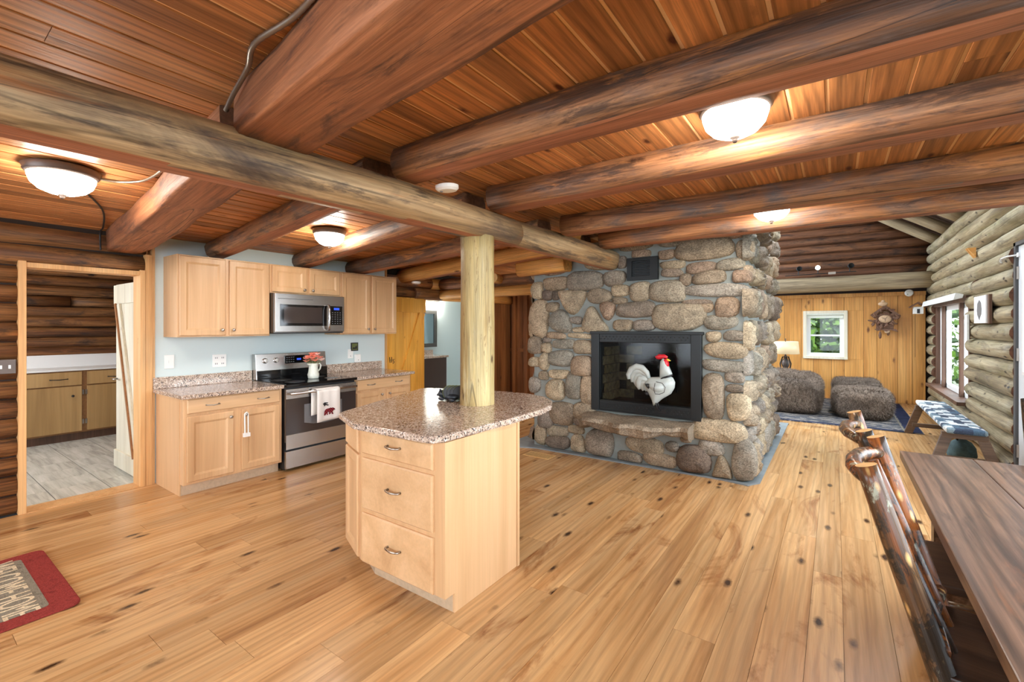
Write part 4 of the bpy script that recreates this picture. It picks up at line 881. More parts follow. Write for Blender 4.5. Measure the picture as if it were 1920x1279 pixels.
# brass-like switch plate on the logs, left edge
t = thing('switch_plate', 'weathered metal double switch plate on the brown logs', 'switch', (-5.17, .585, 1.16))
MB().box(-5.185, -5.178, .53, .645, 1.105, 1.215).build('cover_plate', 'bronze', t, bevel=.003)
for yy in (.565, .61): B('toggle', 'plastic', -5.178, -5.166, yy - .006, yy + .006, 1.145, 1.172, t)

# ================================================================== ISLAND
t = thing('kitchen_island', 'maple island cabinet with three drawers and an angled corner door', 'island', (-2.05, 1.98, 0))
IP = [(-2.27, 1.66), (-1.605, 1.66), (-1.605, 2.29), (-2.64, 2.29), (-2.57, 1.78)]
MB().prism(IP, (0, 0, .1), X, Y, .785).build('cabinet_body', 'maple', t, bevel=.002)
MB().prism([(-2.23, 1.73), (-1.605, 1.73), (-1.605, 2.28), (-2.58, 2.28), (-2.51, 1.85)], (0, 0, 0), X, Y, .1).build('toe_kick', 'toe', t)
MB().prism([(1.66, .1), (1.73, .1), (1.73, 0), (2.285, 0), (2.285, .885), (1.66, .885)], (-1.605, 0, 0), Y, Z, .012).build('end_panel', 'maple', t); MB().box(-1.605, -1.585, 2.287, 2.31, 0, .885).build('corner_trim', 'maple', t, bevel=.003)
for z0, z1 in ((.735, .872), (.418, .71), (.105, .392)):
    d = drawer(t, (-1.955, 1.642, (z0 + z1) / 2), X, -Y, .575, z1 - z0)
    pull(d, (-1.955, 1.642, (z0 + z1) / 2 + .01), X, -Y, .1)
e = Vector((-2.27 + 2.57, 1.66 - 1.78, 0)).normalized(); nn = Vector((e.y, -e.x, 0)); nn = nn if nn.y < 0 else -nn
cen = Vector((-2.42, 1.72, 0))
drawer(t, cen + nn * .018 + Z * .80, e, nn, .29, .14)
door(t, cen + nn * .018 + Z * .415, e, nn, .29, .60)
CP = [(-2.585, 1.76), (-2.55, 1.70), (-2.22, 1.57), (-1.68, 1.585), (-1.62, 1.60), (-1.595, 1.66), (-1.565, 2.2), (-1.57, 2.55), (-1.61, 2.74), (-1.70, 2.9), (-1.85, 3.03), (-2.05, 3.09), (-2.45, 3.06), (-2.95, 2.86), (-2.98, 2.80)]
g = MB().prism([(a, b) for a, b in CP], (0, 0, .887), X, Y, .038).build('granite_countertop', 'granite', None, bevel=.01)
tagp(g, 'large speckled granite island top with a rounded end, pierced by the post', 'countertop')
# black bear letter holder
bx, by, bz = -2.30, 2.46, .926
t = thing('bear_coaster_holder', 'small black bear figurine holding green coasters beside the post', 'holder', (bx, by, bz))
mb = MB().ball((bx, by, bz + .03), .075, .05, .031, 14, 8).ball((bx - .075, by - .015, bz + .045), .034, .03, .03, 12, 8).ball((bx - .107, by - .02, bz + .036), .016, .014, .012).ball((bx - .075, by - .035, bz + .073), .01, .007, .012).ball((bx - .07, by + .01, bz + .073), .01, .007, .012)
for dx, dy in ((-.06, -.04), (.05, -.045), (-.05, .04), (.055, .04)): mb.ball((bx + dx, by + dy, bz + .014), .032, .016, .014)
mb.build('bear', plain('black_resin', S(30, 36, 44), .35, nz=.3, nsc=60, bump=.5), t, smooth=True)
for k in range(4):
    yy = by - .02 + k * .014; xx = bx + .005 + k * .02
    MB().lathe([(.046, 0), (.048, .003), (.048, .007), (.046, .01)], (xx, yy, bz + .062), (.75, -.66, .1), 24).build('coaster', 'inkblack', t, smooth=False)
    MB().tube([(xx + .05 * math.cos(a_) * .66, yy + .05 * math.cos(a_) * .75, bz + .062 + .05 * math.sin(a_)) for a_ in [i_ * .2618 for i_ in range(25)]], .0025, 6).build('coaster_rim', 'leafg', t)

# ================================================================== CEILING LAMPS AND DETECTORS
def dome(x, y, lab, r=.18):
    z = zc(x)
    t = thing('dome_lamp', lab, 'ceiling lamp', (x, y, z), 'ceiling dome lamps')
    MB().lathe([(r * .9, 0), (r * 1.0, -.01), (r * .95, -.026), (r * .96, -.036), (r * .88, -.052), (r * .8, -.052), (r * .7, -.03)], (x, y, z), Z, 40).build('pan', 'bronze', t, smooth=True)
    MB().lathe([(r * .86, -.045), (r * .85, -.066), (r * .78, -.1), (r * .6, -.13), (r * .35, -.148), (.012, -.153)], (x, y, z), Z, 40).build('glass_bowl', 'bowl', t, smooth=True)
    MB().lathe([(.02, -.15), (.02, -.157), (.012, -.163), (.012, -.168), (.007, -.177), (.002, -.179)], (x, y, z), Z, 14).build('finial', 'bronze', t, smooth=True)
dome(-3.58, .625, 'lit dome lamp on the boards nearest the left log wall', .168)
dome(-3.80, 2.44, 'lit dome lamp in front of the microwave cabinets', .15)
dome(-.35, 2.13, 'largest lit dome lamp, tucked between the first two joists', .15)
dome(-.40, 3.98, 'lit dome lamp half hidden by the last joist logs', .147)
dome(-3.6, 6.35, 'lit dome lamp in the stair passage, hidden behind the chimney')
def detector(c, axis, lab, r=.065):
    t = thing('smoke_detector', lab, 'smoke detector', c)
    MB().lathe([(r * .85, 0), (r, .004), (r, .022), (r * .8, .034), (r * .3, .036)], c, axis, 24).build('case', 'plastic', t, smooth=False)
    ax = Vector(axis); p = Vector(c) + ax * .034 + ax.orthogonal().normalized() * r * .5
    MB().lathe([(.008, 0), (.008, .005), (.004, .006)], p, axis, 10).build('test_button', 'grey', t)
detector((-1.78, 1.87, 2.265), (0, .1, -1), 'round white smoke detector under the nearest joist, above the post')
detector((-4.88, 4.50, 2.11), (0, 0, -1), 'round white smoke detector on the logs above the amber barn door')
detector((1.13, 11.37, 2.1), (0, -1, 0), 'oval white sensor on the pine wall near the log corner')
# conduit
def cond(pts, r, lab, m='conduit'):
    P = [Vector(p) for p in pts]; out = []
    for i in range(len(P) - 1):
        a, b, c, d_ = P[max(i - 1, 0)], P[i], P[i + 1], P[min(i + 2, len(P) - 1)]
        for k in range(14):
            s_ = k / 14; out.append(.5 * ((2 * b) + (c - a) * s_ + (2 * a - 5 * b + 4 * c - d_) * s_ ** 2 + (3 * b - a - 3 * c + d_) * s_ ** 3))
    out.append(P[-1])
    o = MB().tube(out, [r * (1 + .12 * (i % 2)) for i in range(len(out))], 8).build('cable_conduit', m, None, smooth=True)
    tagp(o, lab, 'conduit')
cond([(-.8, .66, 2.41), (-1.11, .715, 2.415), (-1.34, .745, 2.415), (-1.58, .74, 2.415), (-1.74, .79, 2.41), (-1.9, .81, 2.37), (-1.99, .82, 2.335)], .009, 'flexible metal conduit running beside the massive hewn beam')
cond([(-3.62, .79, 2.36), (-3.6, .88, 2.36), (-3.48, .955, 2.362), (-3.3, .965, 2.36), (-3.1, .95, 2.355), (-2.9, .95, 2.36)], .007, 'short metal conduit from the left dome lamp to the hewn beam')
cond([(-3.85, .74, 2.352), (-4.4, .98, 2.33), (-5.0, 1.12, 2.306), (-5.18, 1.14, 2.28), (-5.19, 1.145, 2.13)], .006, 'thin dark cable running from the left lamp down the beam end', 'inkblack')

# ================================================================== DOORS, PANTRY, BATH
d1 = struct(B('door_1', 'whitewood', -6.095, -5.995, 1.468, 1.49, .02, 1.9, None, .002))
xs = [-5.995, -5.83, -5.68, -5.53, -5.375]
for a, b in zip(xs, xs[1:]): B('door_board', 'whitewood', a + .001, b - .001, 1.468, 1.49, .02, 1.9, d1, .002)
B('door_rail', 'whitewood', -6.095, -5.39, 1.448, 1.468, 1.70, 1.89, d1, .002)
B('door_rail', 'whitewood', -6.095, -5.39, 1.448, 1.468, .03, .2, d1, .002)
B('door_edge', 'brace', -5.375, -5.36, 1.452, 1.49, .02, 1.9, d1)
MB().bar((-5.97, 1.458, 1.70), (-5.42, 1.458, .2), .085, .02, (0, 1, 0)).build('door_brace', 'whitewood', d1)
MB().bar((-6.02, 1.452, 1.70), (-5.47, 1.452, .2), .03, .034, (0, 1, 0)).build('door_brace_edge', 'brace', d1)
MB().tube([(-6.05, 1.468, .93), (-6.05, 1.43, .93), (-5.97, 1.425, .93)], .009, 8).build('door_handle', 'nickel', d1, smooth=True)
for zz in (.35, .95, 1.62): B('door_hinge', 'inkblack', -5.362, -5.35, 1.44, 1.462, zz - .05, zz + .05, d1)
# pantry cabinet
PX = -7.97
t = thing('pantry_cabinet', 'old birch plywood cabinet with drawers seen through the doorway', 'cabinet', (-8.2, .95, 0))
MB().box(-8.42, PX, -.5, 2.4, .1, .9).build('cabinet_body', 'plydark', t)
B('toe_kick', 'wframe', -8.42, PX - .03, -.5, 2.4, 0, .1, t)
for a, b in ((.42, .98), (1.0, 1.572), (1.622, 2.2)):
    d = MB().box(PX, PX + .018, a, b, .715, .885).build('drawer', 'ply', t, bevel=.003)
    pull(d, (PX + .018, (a + b) / 2 + (.07 if a > .9 and a < 1.5 else 0), .80), Y, X, .16, mat='inkblack')
    d = MB().box(PX, PX + .018, a, b, .12, .70).build('door', 'ply', t, bevel=.003)
    knob(d, (PX + .018, b - .09 if a < 1.6 else a + .35, .58), X, mat='inkblack')
    for zz in (.24, .62): B('hinge', 'nickel', PX + .018, PX + .022, (b + .002 if a < 1.6 else a - .02), (b + .02 if a < 1.6 else a), zz - .03, zz + .03, d)
t = thing('pantry_counter', 'white counter with tall white splashback inside the pantry', 'countertop', (-8.2, .95, .901))
B('slab', 'white', -8.42, PX + .03, -.5, 2.4, .901, .925, t, .004); B('splashback', 'white', -8.415, -8.395, -.5, 2.4, .9255, 1.09, t, .003)
t = thing('dome_lamp', 'unseen dome lamp added to brighten the pantry', 'ceiling lamp', (-6.9, .5, 2.42), 'ceiling dome lamps')  # added lamp, out of view, to brighten the pantry
MB().lathe([(.17, 0), (.18, -.03), (.15, -.05)], (-6.9, .5, 2.42), Z, 32).build('pan', 'bronze', t); MB().lathe([(.15, -.045), (.14, -.07), (.09, -.1), (.01, -.11)], (-6.9, .5, 2.42), Z, 32).build('glass_bowl', 'bowl', t, smooth=True)
# barn door
d2 = struct(B('door_2', 'barn', -5.215, -5.19, 4.235, 4.24, .02, 1.9, None))
ys = [4.24, 4.385, 4.53, 4.675, 4.82, 4.955]
for a, b in zip(ys, ys[1:]): B('door_board', 'barn', -5.215, -5.19, a + .0025, b - .0025, .02, 1.9, d2, .003)
B('door_rail', 'barn', -5.19, -5.16, 4.24, 4.955, 1.68, 1.88, d2, .002); B('door_rail', 'barn', -5.19, -5.16, 4.24, 4.955, .04, .24, d2, .002)
MB().bar((-5.176, 4.89, 1.68), (-5.176, 4.32, .24), .11, .03, (1, 0, 0)).build('door_brace', 'barn', d2)
o = MB().bar((-5.187, 4.275, 1.03), (-5.187, 4.285, .95), .006, .012, X).bar((-5.187, 4.31, 1.03), (-5.187, 4.315, .95), .006, .012, X).bar((-5.187, 4.275, .99), (-5.187, 4.315, .985), .006, .012, X).tube([(-5.187, 4.36, .995), (-5.187, 4.335, .99), (-5.187, 4.345, .97), (-5.187, 4.36, .955), (-5.187, 4.335, .935)], .005, 6).build('door_brand', 'inkblack', d2)
# bathroom pieces
t = thing('vanity_cabinet', 'dark brown bathroom vanity with grey stone top seen past the barn door', 'vanity', (-6.95, 6.5, 0))
B('cabinet_body', 'vanity', -7.17, -6.72, 5.6, 7.05, 0, .82, t); B('stone_top', 'granite', -7.17, -6.68, 5.58, 7.08, .82, .86, t, .004); B('stone_splash', 'granite', -7.17, -7.15, 5.58, 7.08, .86, .96, t)
t = thing('wall_mirror', 'narrow grey framed bathroom mirror above the vanity', 'mirror', (-7.19, 6.7, 1.4))
MB().box(-7.2, -7.165, 6.2, 7.22, 1.02, 1.10).box(-7.2, -7.165, 6.2, 7.22, 1.74, 1.82).box(-7.2, -7.165, 7.14, 7.22, 1.1, 1.74).box(-7.2, -7.165, 6.2, 6.28, 1.1, 1.74).build('frame', 'mirrorframe', t, bevel=.004)
B('mirror_glass', 'mirror', -7.195, -7.185, 6.28, 7.14, 1.1, 1.74, t)
t = thing('vanity_light', 'bright bathroom wall light glowing above the mirror', 'lamp', (-7.19, 7.0, 1.95))
B('mount', 'nickel', -7.2, -7.17, 6.85, 7.3, 1.99, 2.05, t)
for yy in (6.95, 7.2): MB().lathe([(.02, 0), (.045, -.02), (.055, -.1), (.05, -.1), (.0, -.09)], (-7.1, yy, 2.0), Z, 20).build('glass_shade', 'bowl', t, smooth=True)
plate_ = thing('wall_switch', 'brown switch plate low on the bathroom wall', 'switch', (-7.195, 7.45, .75))
MB().box(-7.2, -7.192, 7.40, 7.48, .68, .80).build('cover_plate', 'pined', plate_, bevel=.003); B('toggle', 'plastic', -7.192, -7.182, 7.43, 7.45, .73, .76, plate_)
# stairs behind the post
t = thing('staircase', 'dark wooden staircase rising behind the fireplace', 'staircase', (-3.6, 6.9, 0))
MB().bar((-4.75, 6.98, 2.25), (-3.1, 6.98, .95), .05, .2, (0, 1, 0)).build('stringer', 'pined', t)
for k in range(7):
    xx = -4.6 + k * .22; zz = 2.18 - k * .173
    B('tread', 'pined', xx, xx + .24, 6.96, 7.26, zz - .03, zz, t)
MB().bar((-4.45, 6.6, 2.3), (-3.0, 6.6, 1.15), .04, .07, (0, 1, 0)).build('handrail', 'paleend', t)
# floor vent
t = thing('floor_register', 'brass lattice floor vent beside the fireplace base', 'vent', (-2.75, 4.40, .001))
MB().box(-2.92, -2.58, 4.31, 4.325, .001, .006).box(-2.92, -2.58, 4.475, 4.49, .001, .006).box(-2.92, -2.905, 4.325, 4.475, .001, .006).box(-2.595, -2.58, 4.325, 4.475, .001, .006).build('rim', 'paleendgrain', t)
lm = MB()
for k in range(15): lm.box(-2.905 + k * .0215, -2.897 + k * .0215, 4.325, 4.475, .001, .005)
for k in range(7): lm.box(-2.905, -2.595, 4.33 + k * .0215, 4.338 + k * .0215, .001, .005)
lm.build('lattice', 'paleendgrain', t); B('shadow_box', 'inkblack', -2.905, -2.595, 4.325, 4.475, .0008, .002, t)  # black sheet stands in for the shade inside the lattice holes

# ================================================================== RUGS
def rrect(x0, x1, y0, y1, r, n=5):
    p = []
    for cx, cy, a0 in ((x1 - r, y1 - r, 0), (x0 + r, y1 - r, 90), (x0 + r, y0 + r, 180), (x1 - r, y0 + r, 270)):
        for k in range(n + 1):
            a = math.radians(a0 + 90 * k / n); p.append((cx + r * math.cos(a), cy + r * math.sin(a)))
    return p
t = thing('hooked_rug', 'grey hooked rug with red border and cream lettering, cut off at left', 'rug', (-3.74, -.15, 0))
MB().prism(rrect(-4.23, -3.25, -.95, .645, .05), (0, 0, .001), X, Y, .014).build('border', 'rugred', t, bevel=.005)
MB().prism(rrect(-4.14, -3.34, -.86, .535, .02), (0, 0, .015), X, Y, .002).build('field', 'ruggrey', t)
textmesh('lettering', 'WELCOME HOME', .19, 'rugcream', t, (-3.745, .43, .018), X, Y, .001, .55)
MB().prism([(0, 0), (.05, .02), (.04, .12), (.07, .22), (.03, .26), (0, .12), (-.02, .05)], (-3.72, .08, .017), X, Y, .002).build('cream_motif', 'rugcream', t)
MB().box(-3.62, -3.46, -.08, .12, .017, .0185).build('black_motif', 'inkblack', t); MB().box(-3.75, -3.62, -.12, .1, .017, .0185).build('red_motif', 'rugred', t)
t = thing('area_rug', 'dark patterned area rug under the fur covered seats', 'rug', (-.5, 9.7, 0))
MB().box(-2.4, .98, 8.25, 11.2, .001, .012).build('field', 'rugblue', t, bevel=.003)
for x0, x1, y0, y1 in ((.80, .97, 8.26, 11.19), (-2.39, .80, 8.26, 8.34)): B('border', 'rugnavy', x0, x1, y0, y1, .012, .0135, t)
B('inner_line', 'ruggrey', .77, .785, 8.34, 11.1, .012, .0137, t)

# ================================================================== LIVING ROOM
def fblob(c, hx, hy, hz, sq=4.0, seed=0, n=40, m=24, amp=.03):
    rr = random.Random(seed); ph = [rr.uniform(0, 6.28) for _ in range(8)]; mb = MB(); vs = []
    for i in range(m + 1):
        v = -math.pi / 2 + math.pi * i / m
        for j in range(n):
            u = 2 * math.pi * j / n
            f = lambda x_: math.copysign(abs(x_) ** (2 / sq), x_)
            p = Vector((f(math.cos(v)) * f(math.cos(u)) * hx, f(math.cos(v)) * f(math.sin(u)) * hy, f(math.sin(v)) * hz))
            k = 1 + amp * (math.sin(p.x * 9 + ph[0]) * math.sin(p.y * 8 + ph[1]) + .6 * math.sin(p.z * 17 + p.x * 7 + ph[2]) + .4 * math.sin(p.y * 21 + ph[3]))
            vs.append(Vector(c) + p * k)
    fs = [(i * n + j, i * n + (j + 1) % n, (i + 1) * n + (j + 1) % n, (i + 1) * n + j) for i in range(m) for j in range(n)]
    return mb.add(vs, fs)
def furry(name, t, c, *a, **k):
    o = fblob(c, *a, **k).build(name, 'fur', t, smooth=True)
    me = o.data; rr = random.Random(len(me.vertices) + int(c[0] * 1000)); m = MB(); oc = WL[o.name]
    ar = [p.area for p in me.polygons]; tot = sum(ar)
    for p in me.polygons:
        nrm = p.normal; q = [me.vertices[i].co for i in p.vertices]
        sw = Vector((math.sin(p.center.x * 9 + p.center.z * 5), math.cos(p.center.y * 7), -1.1 + .5 * math.sin(p.center.x * 13))).normalized()
        for _ in range(max(1, int(11000 * p.area / tot + rr.random()))):
            u, v = rr.random(), rr.random(); b = q[0].lerp(q[1], u).lerp(q[3].lerp(q[2], u), v) + oc
            d_ = (nrm * .55 + sw * .6 + Vector((rr.uniform(-.5, .5), rr.uniform(-.5, .5), rr.uniform(-.5, .5)))).normalized() * rr.uniform(.03, .06)
            sd_ = d_.cross(nrm).normalized() * .004
            e_ = b + d_
            if e_.z < .016: e_.z = .016
            m.add([b - sd_, b + sd_, e_], [(0, 1, 2)])
    f_ = m.build('fur_pile', 'fur', o); f_['kind'] = 'stuff'
    return o
t = thing('fur_ottoman', 'brown fur covered ottoman nearer the log wall', 'ottoman', (.34, 9.9, .014))
furry('front_cushion', t, (.345, 9.5, .235), .385, .62, .22, 5, 1)
furry('rear_cushion', t, (.32, 10.68, .25), .36, .55, .235, 5, 2)
t = thing('fur_armchair', 'brown fur covered armchair in front of the table lamp', 'armchair', (-.6, 9.4, .014))
furry('seat_cushion', t, (-.64, 9.32, .30), .43, .44, .285, 4.5, 3)
furry('backrest', t, (-.83, 9.42, .40), .5, .36, .30, 3, 4)
furry('armrest', t, (-.48, 9.85, .33), .3, .16, .3, 3, 6)
t = thing('side_table', 'small dark side table holding the table lamp', 'table', (-.72, 10.35, .014))
MB().lathe([(.24, 0), (.25, .012), (.24, .025)], (-.70, 10.35, .55), Z, 28).build('table_top', 'wframe', t)
for a in (0, 2.1, 4.2): MB().tube([(-.70 + .15 * math.cos(a), 10.35 + .15 * math.sin(a), .55), (-.70 + .2 * math.cos(a), 10.35 + .2 * math.sin(a), .014)], .018, 8).build('leg', 'wframe', t)
lx, ly = -.80, 10.35
t = thing('table_lamp', 'table lamp with cream drum shade and carved dark base', 'lamp', (lx, ly, .576))
MB().lathe([(.0, 0), (.095, 0), (.10, .02), (.06, .04), (.03, .07), (.055, .11), (.075, .17), (.06, .23), (.025, .27), (.04, .30), (.015, .33), (.012, .42), (0, .42)], (lx, ly, .576), Z, 20).build('base', 'bronze', t, smooth=True)
for k in range(4):
    a = k * 1.57 + .4; MB().tube([(lx + .075 * math.cos(a), ly + .075 * math.sin(a), .60), (lx + .095 * math.cos(a), ly + .095 * math.sin(a), .74), (lx + .05 * math.cos(a), ly + .05 * math.sin(a), .88)], .012, 6).build('scroll', 'inkblack', t, smooth=True)
MB().lathe([(.23, .36), (.235, .36), (.215, .60), (.21, .60), (.225, .37)], (lx, ly, .576), Z, 28).build('shade', 'cream', t, smooth=True)
MB().lathe([(.008, .58), (.006, .63), (.012, .645), (.002, .66)], (lx, ly, .576), Z, 10).build('finial', 'bronze', t, smooth=True)
t = thing('pale_booklet', 'small pale booklet lying on the side table beside the lamp', 'booklet', (-.58, 10.3, .576))
MB().box(-.65, -.50, 10.22, 10.36, .576, .588).build('pages', 'plastic', t); MB().box(-.652, -.498, 10.218, 10.362, .588, .592).build('cover', 'ceramic', t, bevel=.001)
# back window
w1 = struct(MB().box(-.56, -.50, 11.36, 11.5, .80, 1.79).box(.135, .195, 11.36, 11.5, .80, 1.79).box(-.50, .135, 11.36, 11.5, 1.735, 1.79).box(-.56, .195, 11.34, 11.5, .80, .85).build('window_1', 'whitewood', bevel=.004))
MB().box(-.50, -.43, 11.43, 11.47, .85, 1.735).box(.065, .135, 11.43, 11.47, .85, 1.735).box(-.43, .065, 11.43, 11.47, .85, .92).box(-.43, .065, 11.43, 11.47, 1.67, 1.735).box(-.43, .065, 11.425, 11.475, 1.265, 1.30).build('sash', 'white', w1)
B('window_pane', 'glass', -.43, .065, 11.448, 11.451, .92, 1.265, w1); B('window_pane', 'glass', -.43, .065, 11.448, 11.451, 1.30, 1.67, w1)
MB().tube([(-.50, 11.39, 1.72), (.135, 11.39, 1.72)], .026, 12).box(-.49, .125, 11.40, 11.404, 1.64, 1.715).build('roller_blind', 'ceramic', w1)
# cuckoo clock
cx, cy, czz = .77, 11.33, 1.62
t = thing('cuckoo_clock', 'carved wooden cuckoo clock with pale dial on the knotty pine wall', 'clock', (cx, cy, czz))
MB().box(cx - .13, cx + .13, 11.26, 11.4, 1.42, 1.72).build('case', 'clock', t, bevel=.006)
MB().prism([(-.22, -.02), (0, .17), (.22, -.02), (.19, -.05), (0, .11), (-.19, -.05)], (cx, 11.24, 1.71), X, Z, -.15).build('roof', 'clock', t)
rr = random.Random(9)
lm = MB()
for k in range(46):
    a = rr.uniform(0, 6.28); d_ = rr.uniform(.13, .22); q = Quaternion((0, 1, 0), rr.uniform(0, 6.28))
    lm.ball((cx + d_ * math.cos(a) * 1.05, 11.24 + rr.uniform(-.02, .02), 1.62 + d_ * math.sin(a) * .85), .045, .012, .018, 8, 5, rot=q)
lm.build('carved_leaves', 'clock', t, smooth=True)
MB().pillow([(.1 * math.cos(a), .075 * math.sin(a)) for a in [i * .3927 for i in range(16)]], (cx, 11.25, 1.61), X, Z, .03).build('dial', 'clockpale', t, smooth=True)
MB().bar((cx, 11.215, 1.61), (cx + .03, 11.215, 1.65), .006, .004, Y).bar((cx, 11.215, 1.61), (cx - .045, 11.215, 1.635), .006, .004, Y).bar((cx, 11.215, 1.61), (cx, 11.215, 1.56), .006, .004, Y).build('hands', 'inkblack', t)
MB().ball((cx - .03, 11.25, 1.90), .075, .025, .045).ball((cx - .03, 11.25, 1.945), .03, .025, .03).build('carved_bird', 'clockpale', t, smooth=True)
for dx, zz in ((-.07, 1.30), (.05, 1.36)):
    wt = MB().lathe([(.004, .07), (.018, .05), (.026, 0), (.02, -.05), (.004, -.07)], (cx + dx, 11.3, zz), Z, 12).build('weight', 'clock', t, smooth=True)
    MB().tube([(cx + dx, 11.3, zz + .07), (cx + dx * .8, 11.3, 1.43)], .003, 6).build('chain', 'bronze', wt)
MB().lathe([(.04, 0), (.042, .01), (.03, .014)], (cx + .03, 11.28, 1.38), (0, -1, 0), 14).build('pendulum', 'clockpale', t)
MB().prism([(-.16, 0), (-.12, -.04), (-.04, -.02), (.02, -.05), (.08, -.02), (.2, -.06), (.16, 0)], (cx, 11.25, 1.42), X, Z, -.04).build('carved_skirt', 'clock', t)
# track light on the tie log
t = thing('track_light', 'black track light with three heads along the tie log', 'track light', (-.28, 10.93, 2.50))
MB().tube([(-.85, 10.95, 2.51), (.32, 10.95, 2.53)], .008, 8).build('rail', 'black', t); B('power_box', 'nickel', -.12, .0, 10.92, 10.96, 2.495, 2.54, t)
for hx, lit in ((-.62, 0), (-.29, 1), (.22, 0)):
    h = MB().lathe([(.02, 0), (.045, .02), (.05, .08), (.046, .085), (.03, .03)], (hx, 10.94, 2.63), (.3, -1, .1) if not lit else (0, -1, 0), 16).build('spot_head', 'black', t, smooth=True)
    MB().tube([(hx, 10.95, 2.52), (hx, 10.96, 2.62)], .008, 8).build('stem', 'black', h)
    if lit: MB().ball((hx, 10.87, 2.64), .035, .03, .035).build('bulb', 'spotbulb', h, smooth=True)
# corner bird box on the log corner
t = thing('birdhouse', 'little wooden birdhouse with white box hung in the log corner', 'birdhouse', (1.24, 11.2, 1.72))
MB().prism([(-.13, 0), (0, .09), (.13, 0), (.12, -.02), (0, .06), (-.12, -.02)], (1.24, 11.12, 1.83), X, Z, -.16).build('roof', 'clock', t); MB().box(1.17, 1.31, 11.15, 11.27, 1.70, 1.83).build('box', 'plastic', t, bevel=.003); B('door_hole', 'inkblack', 1.22, 1.26, 11.146, 11.152, 1.71, 1.79, t)
MB().tube([(1.2, 11.2, 1.7), (1.2, 11.2, .9)], .003, 6).build('cord', 'inkblack', t)

# ================================================================== RIGHT WALL
wx = 1.42
w2 = struct(MB().box(1.43, 1.52, 10.78, 10.84, .46, 1.88).box(1.43, 1.52, 8.36, 8.43, .46, 1.88).box(1.40, 1.52, 8.36, 10.84, 1.80, 1.88).box(1.30, 1.54, 8.3, 10.88, .42, .47).build('window_2', 'wframe', bevel=.004))
for a in (10.25, 8.95): B('window_post', 'wframe', 1.43, 1.47, a - .035, a + .035, .47, 1.80, w2, .003)
MB().box(1.48, 1.54, 8.46, 8.56, .47, 1.8).box(1.48, 1.54, 8.95, 9.2, .47, 1.8).box(1.48, 1.54, 10.2, 10.4, .47, 1.8).box(1.48, 1.54, 10.66, 10.74, .47, 1.8).box(1.48, 1.54, 8.5, 10.7, .47, .54).box(1.48, 1.54, 8.5, 10.7, 1.73, 1.8).box(1.48, 1.54, 10.4, 10.66, 1.1, 1.14).build('sash', 'white', w2)
for a, b in ((8.56, 8.95), (9.2, 10.2), (10.4, 10.66)): B('window_pane', 'glass', 1.51, 1.513, a, b, .54, 1.73, w2)
tagp(MB().prism([(0, 0), (.09, .02), (.1, .07), (.02, .09)], (1.26, 10.95, 1.82), X, Z, 2.7).build('window_valance', 'signwhite', None, bevel=.004), 'white board valance over the log wall window', 'valance')
t = thing('framed_print', 'small white framed print of a pine tree on the log wall', 'picture', (1.36, 7.28, 1.66))
MB().box(1.352, 1.375, 7.0, 7.58, 1.50, 1.82).build('backing', 'wframe', t); MB().box(1.335, 1.352, 7.06, 7.57, 1.505, 1.815).build('canvas', 'white', t, bevel=.003)
MB().prism([(-.03, -.1), (-.01, -.12), (.0, -.09), (.01, -.13), (.03, -.1), (.09, -.06), (.1, 0), (.07, .07), (.0, .1), (-.08, .06), (-.1, -.02), (-.08, -.07)], (1.334, 7.32, 1.67), -Y, Z, .002).build('tree_print', 'grey', t)
t = thing('wall_plaque', 'narrow white board mounted on the logs beside the window', 'sign', (1.37, 8.1, 1.45))
MB().box(1.352, 1.375, 8.03, 8.17, 1.29, 1.62).build('board', 'signwhite', t, bevel=.004); B('backing', 'wframe', 1.375, 1.385, 8.05, 8.15, 1.31, 1.60, t)
t = thing('wooden_wedge', 'small pair of pale wooden wedges on the log wall above the window', 'bracket', (1.34, 7.72, 2.36))
for dy in (0, .07): MB().add([(1.375, 7.69 + dy, 2.30), (1.375, 7.75 + dy, 2.30), (1.375, 7.69 + dy, 2.42), (1.375, 7.75 + dy, 2.42), (1.30, 7.69 + dy, 2.42), (1.30, 7.75 + dy, 2.42)], [(0, 2, 4), (1, 5, 3), (0, 4, 5, 1), (2, 3, 5, 4), (0, 1, 3, 2)]).build('wedge', 'paleend', t)
# the white glazed door and its frame
struct(MB().box(1.40, 1.56, 6.34, 6.40, 0, 2.3).box(1.40, 1.56, 5.42, 5.48, 0, 2.3).box(1.40, 1.56, 5.42, 6.40, 2.24, 2.3).build('trim_4', plain('dark_door_frame', S(78, 80, 82), .5)))
d3 = struct(MB().box(1.42, 1.465, 6.2, 6.335, .02, 2.235).box(1.42, 1.465, 5.485, 5.61, .02, 2.235).box(1.42, 1.465, 5.61, 6.2, .02, 1.02).box(1.42, 1.465, 5.61, 6.2, 2.1, 2.235).build('door_3', 'doorwhite', bevel=.004))
MB().box(1.41, 1.422, 6.17, 6.2, 1.02, 2.1).box(1.41, 1.422, 5.61, 5.64, 1.02, 2.1).box(1.41, 1.422, 5.64, 6.17, 1.02, 1.05).box(1.41, 1.422, 5.64, 6.17, 2.07, 2.1).build('glazing_bead', 'white', d3)
B('door_pane', 'glass', 1.44, 1.444, 5.61, 6.2, 1.02, 2.1, d3)
for zz in (.28, 1.2, 1.98): B('door_hinge', 'nickel', 1.405, 1.42, 6.32, 6.355, zz - .06, zz + .06, d3)
t = thing('latch_hook', 'white metal hook latch between the logs and the white door', 'hook', (1.36, 6.4, 2.14))
MB().tube([(1.41, 6.32, 2.15), (1.36, 6.42, 2.15), (1.34, 6.5, 2.14), (1.34, 6.53, 2.12), (1.345, 6.51, 2.10)], .008, 8).build('hook', 'white', t, smooth=True); B('mount', 'white', 1.405, 1.42, 6.29, 6.33, 2.13, 2.17, t)
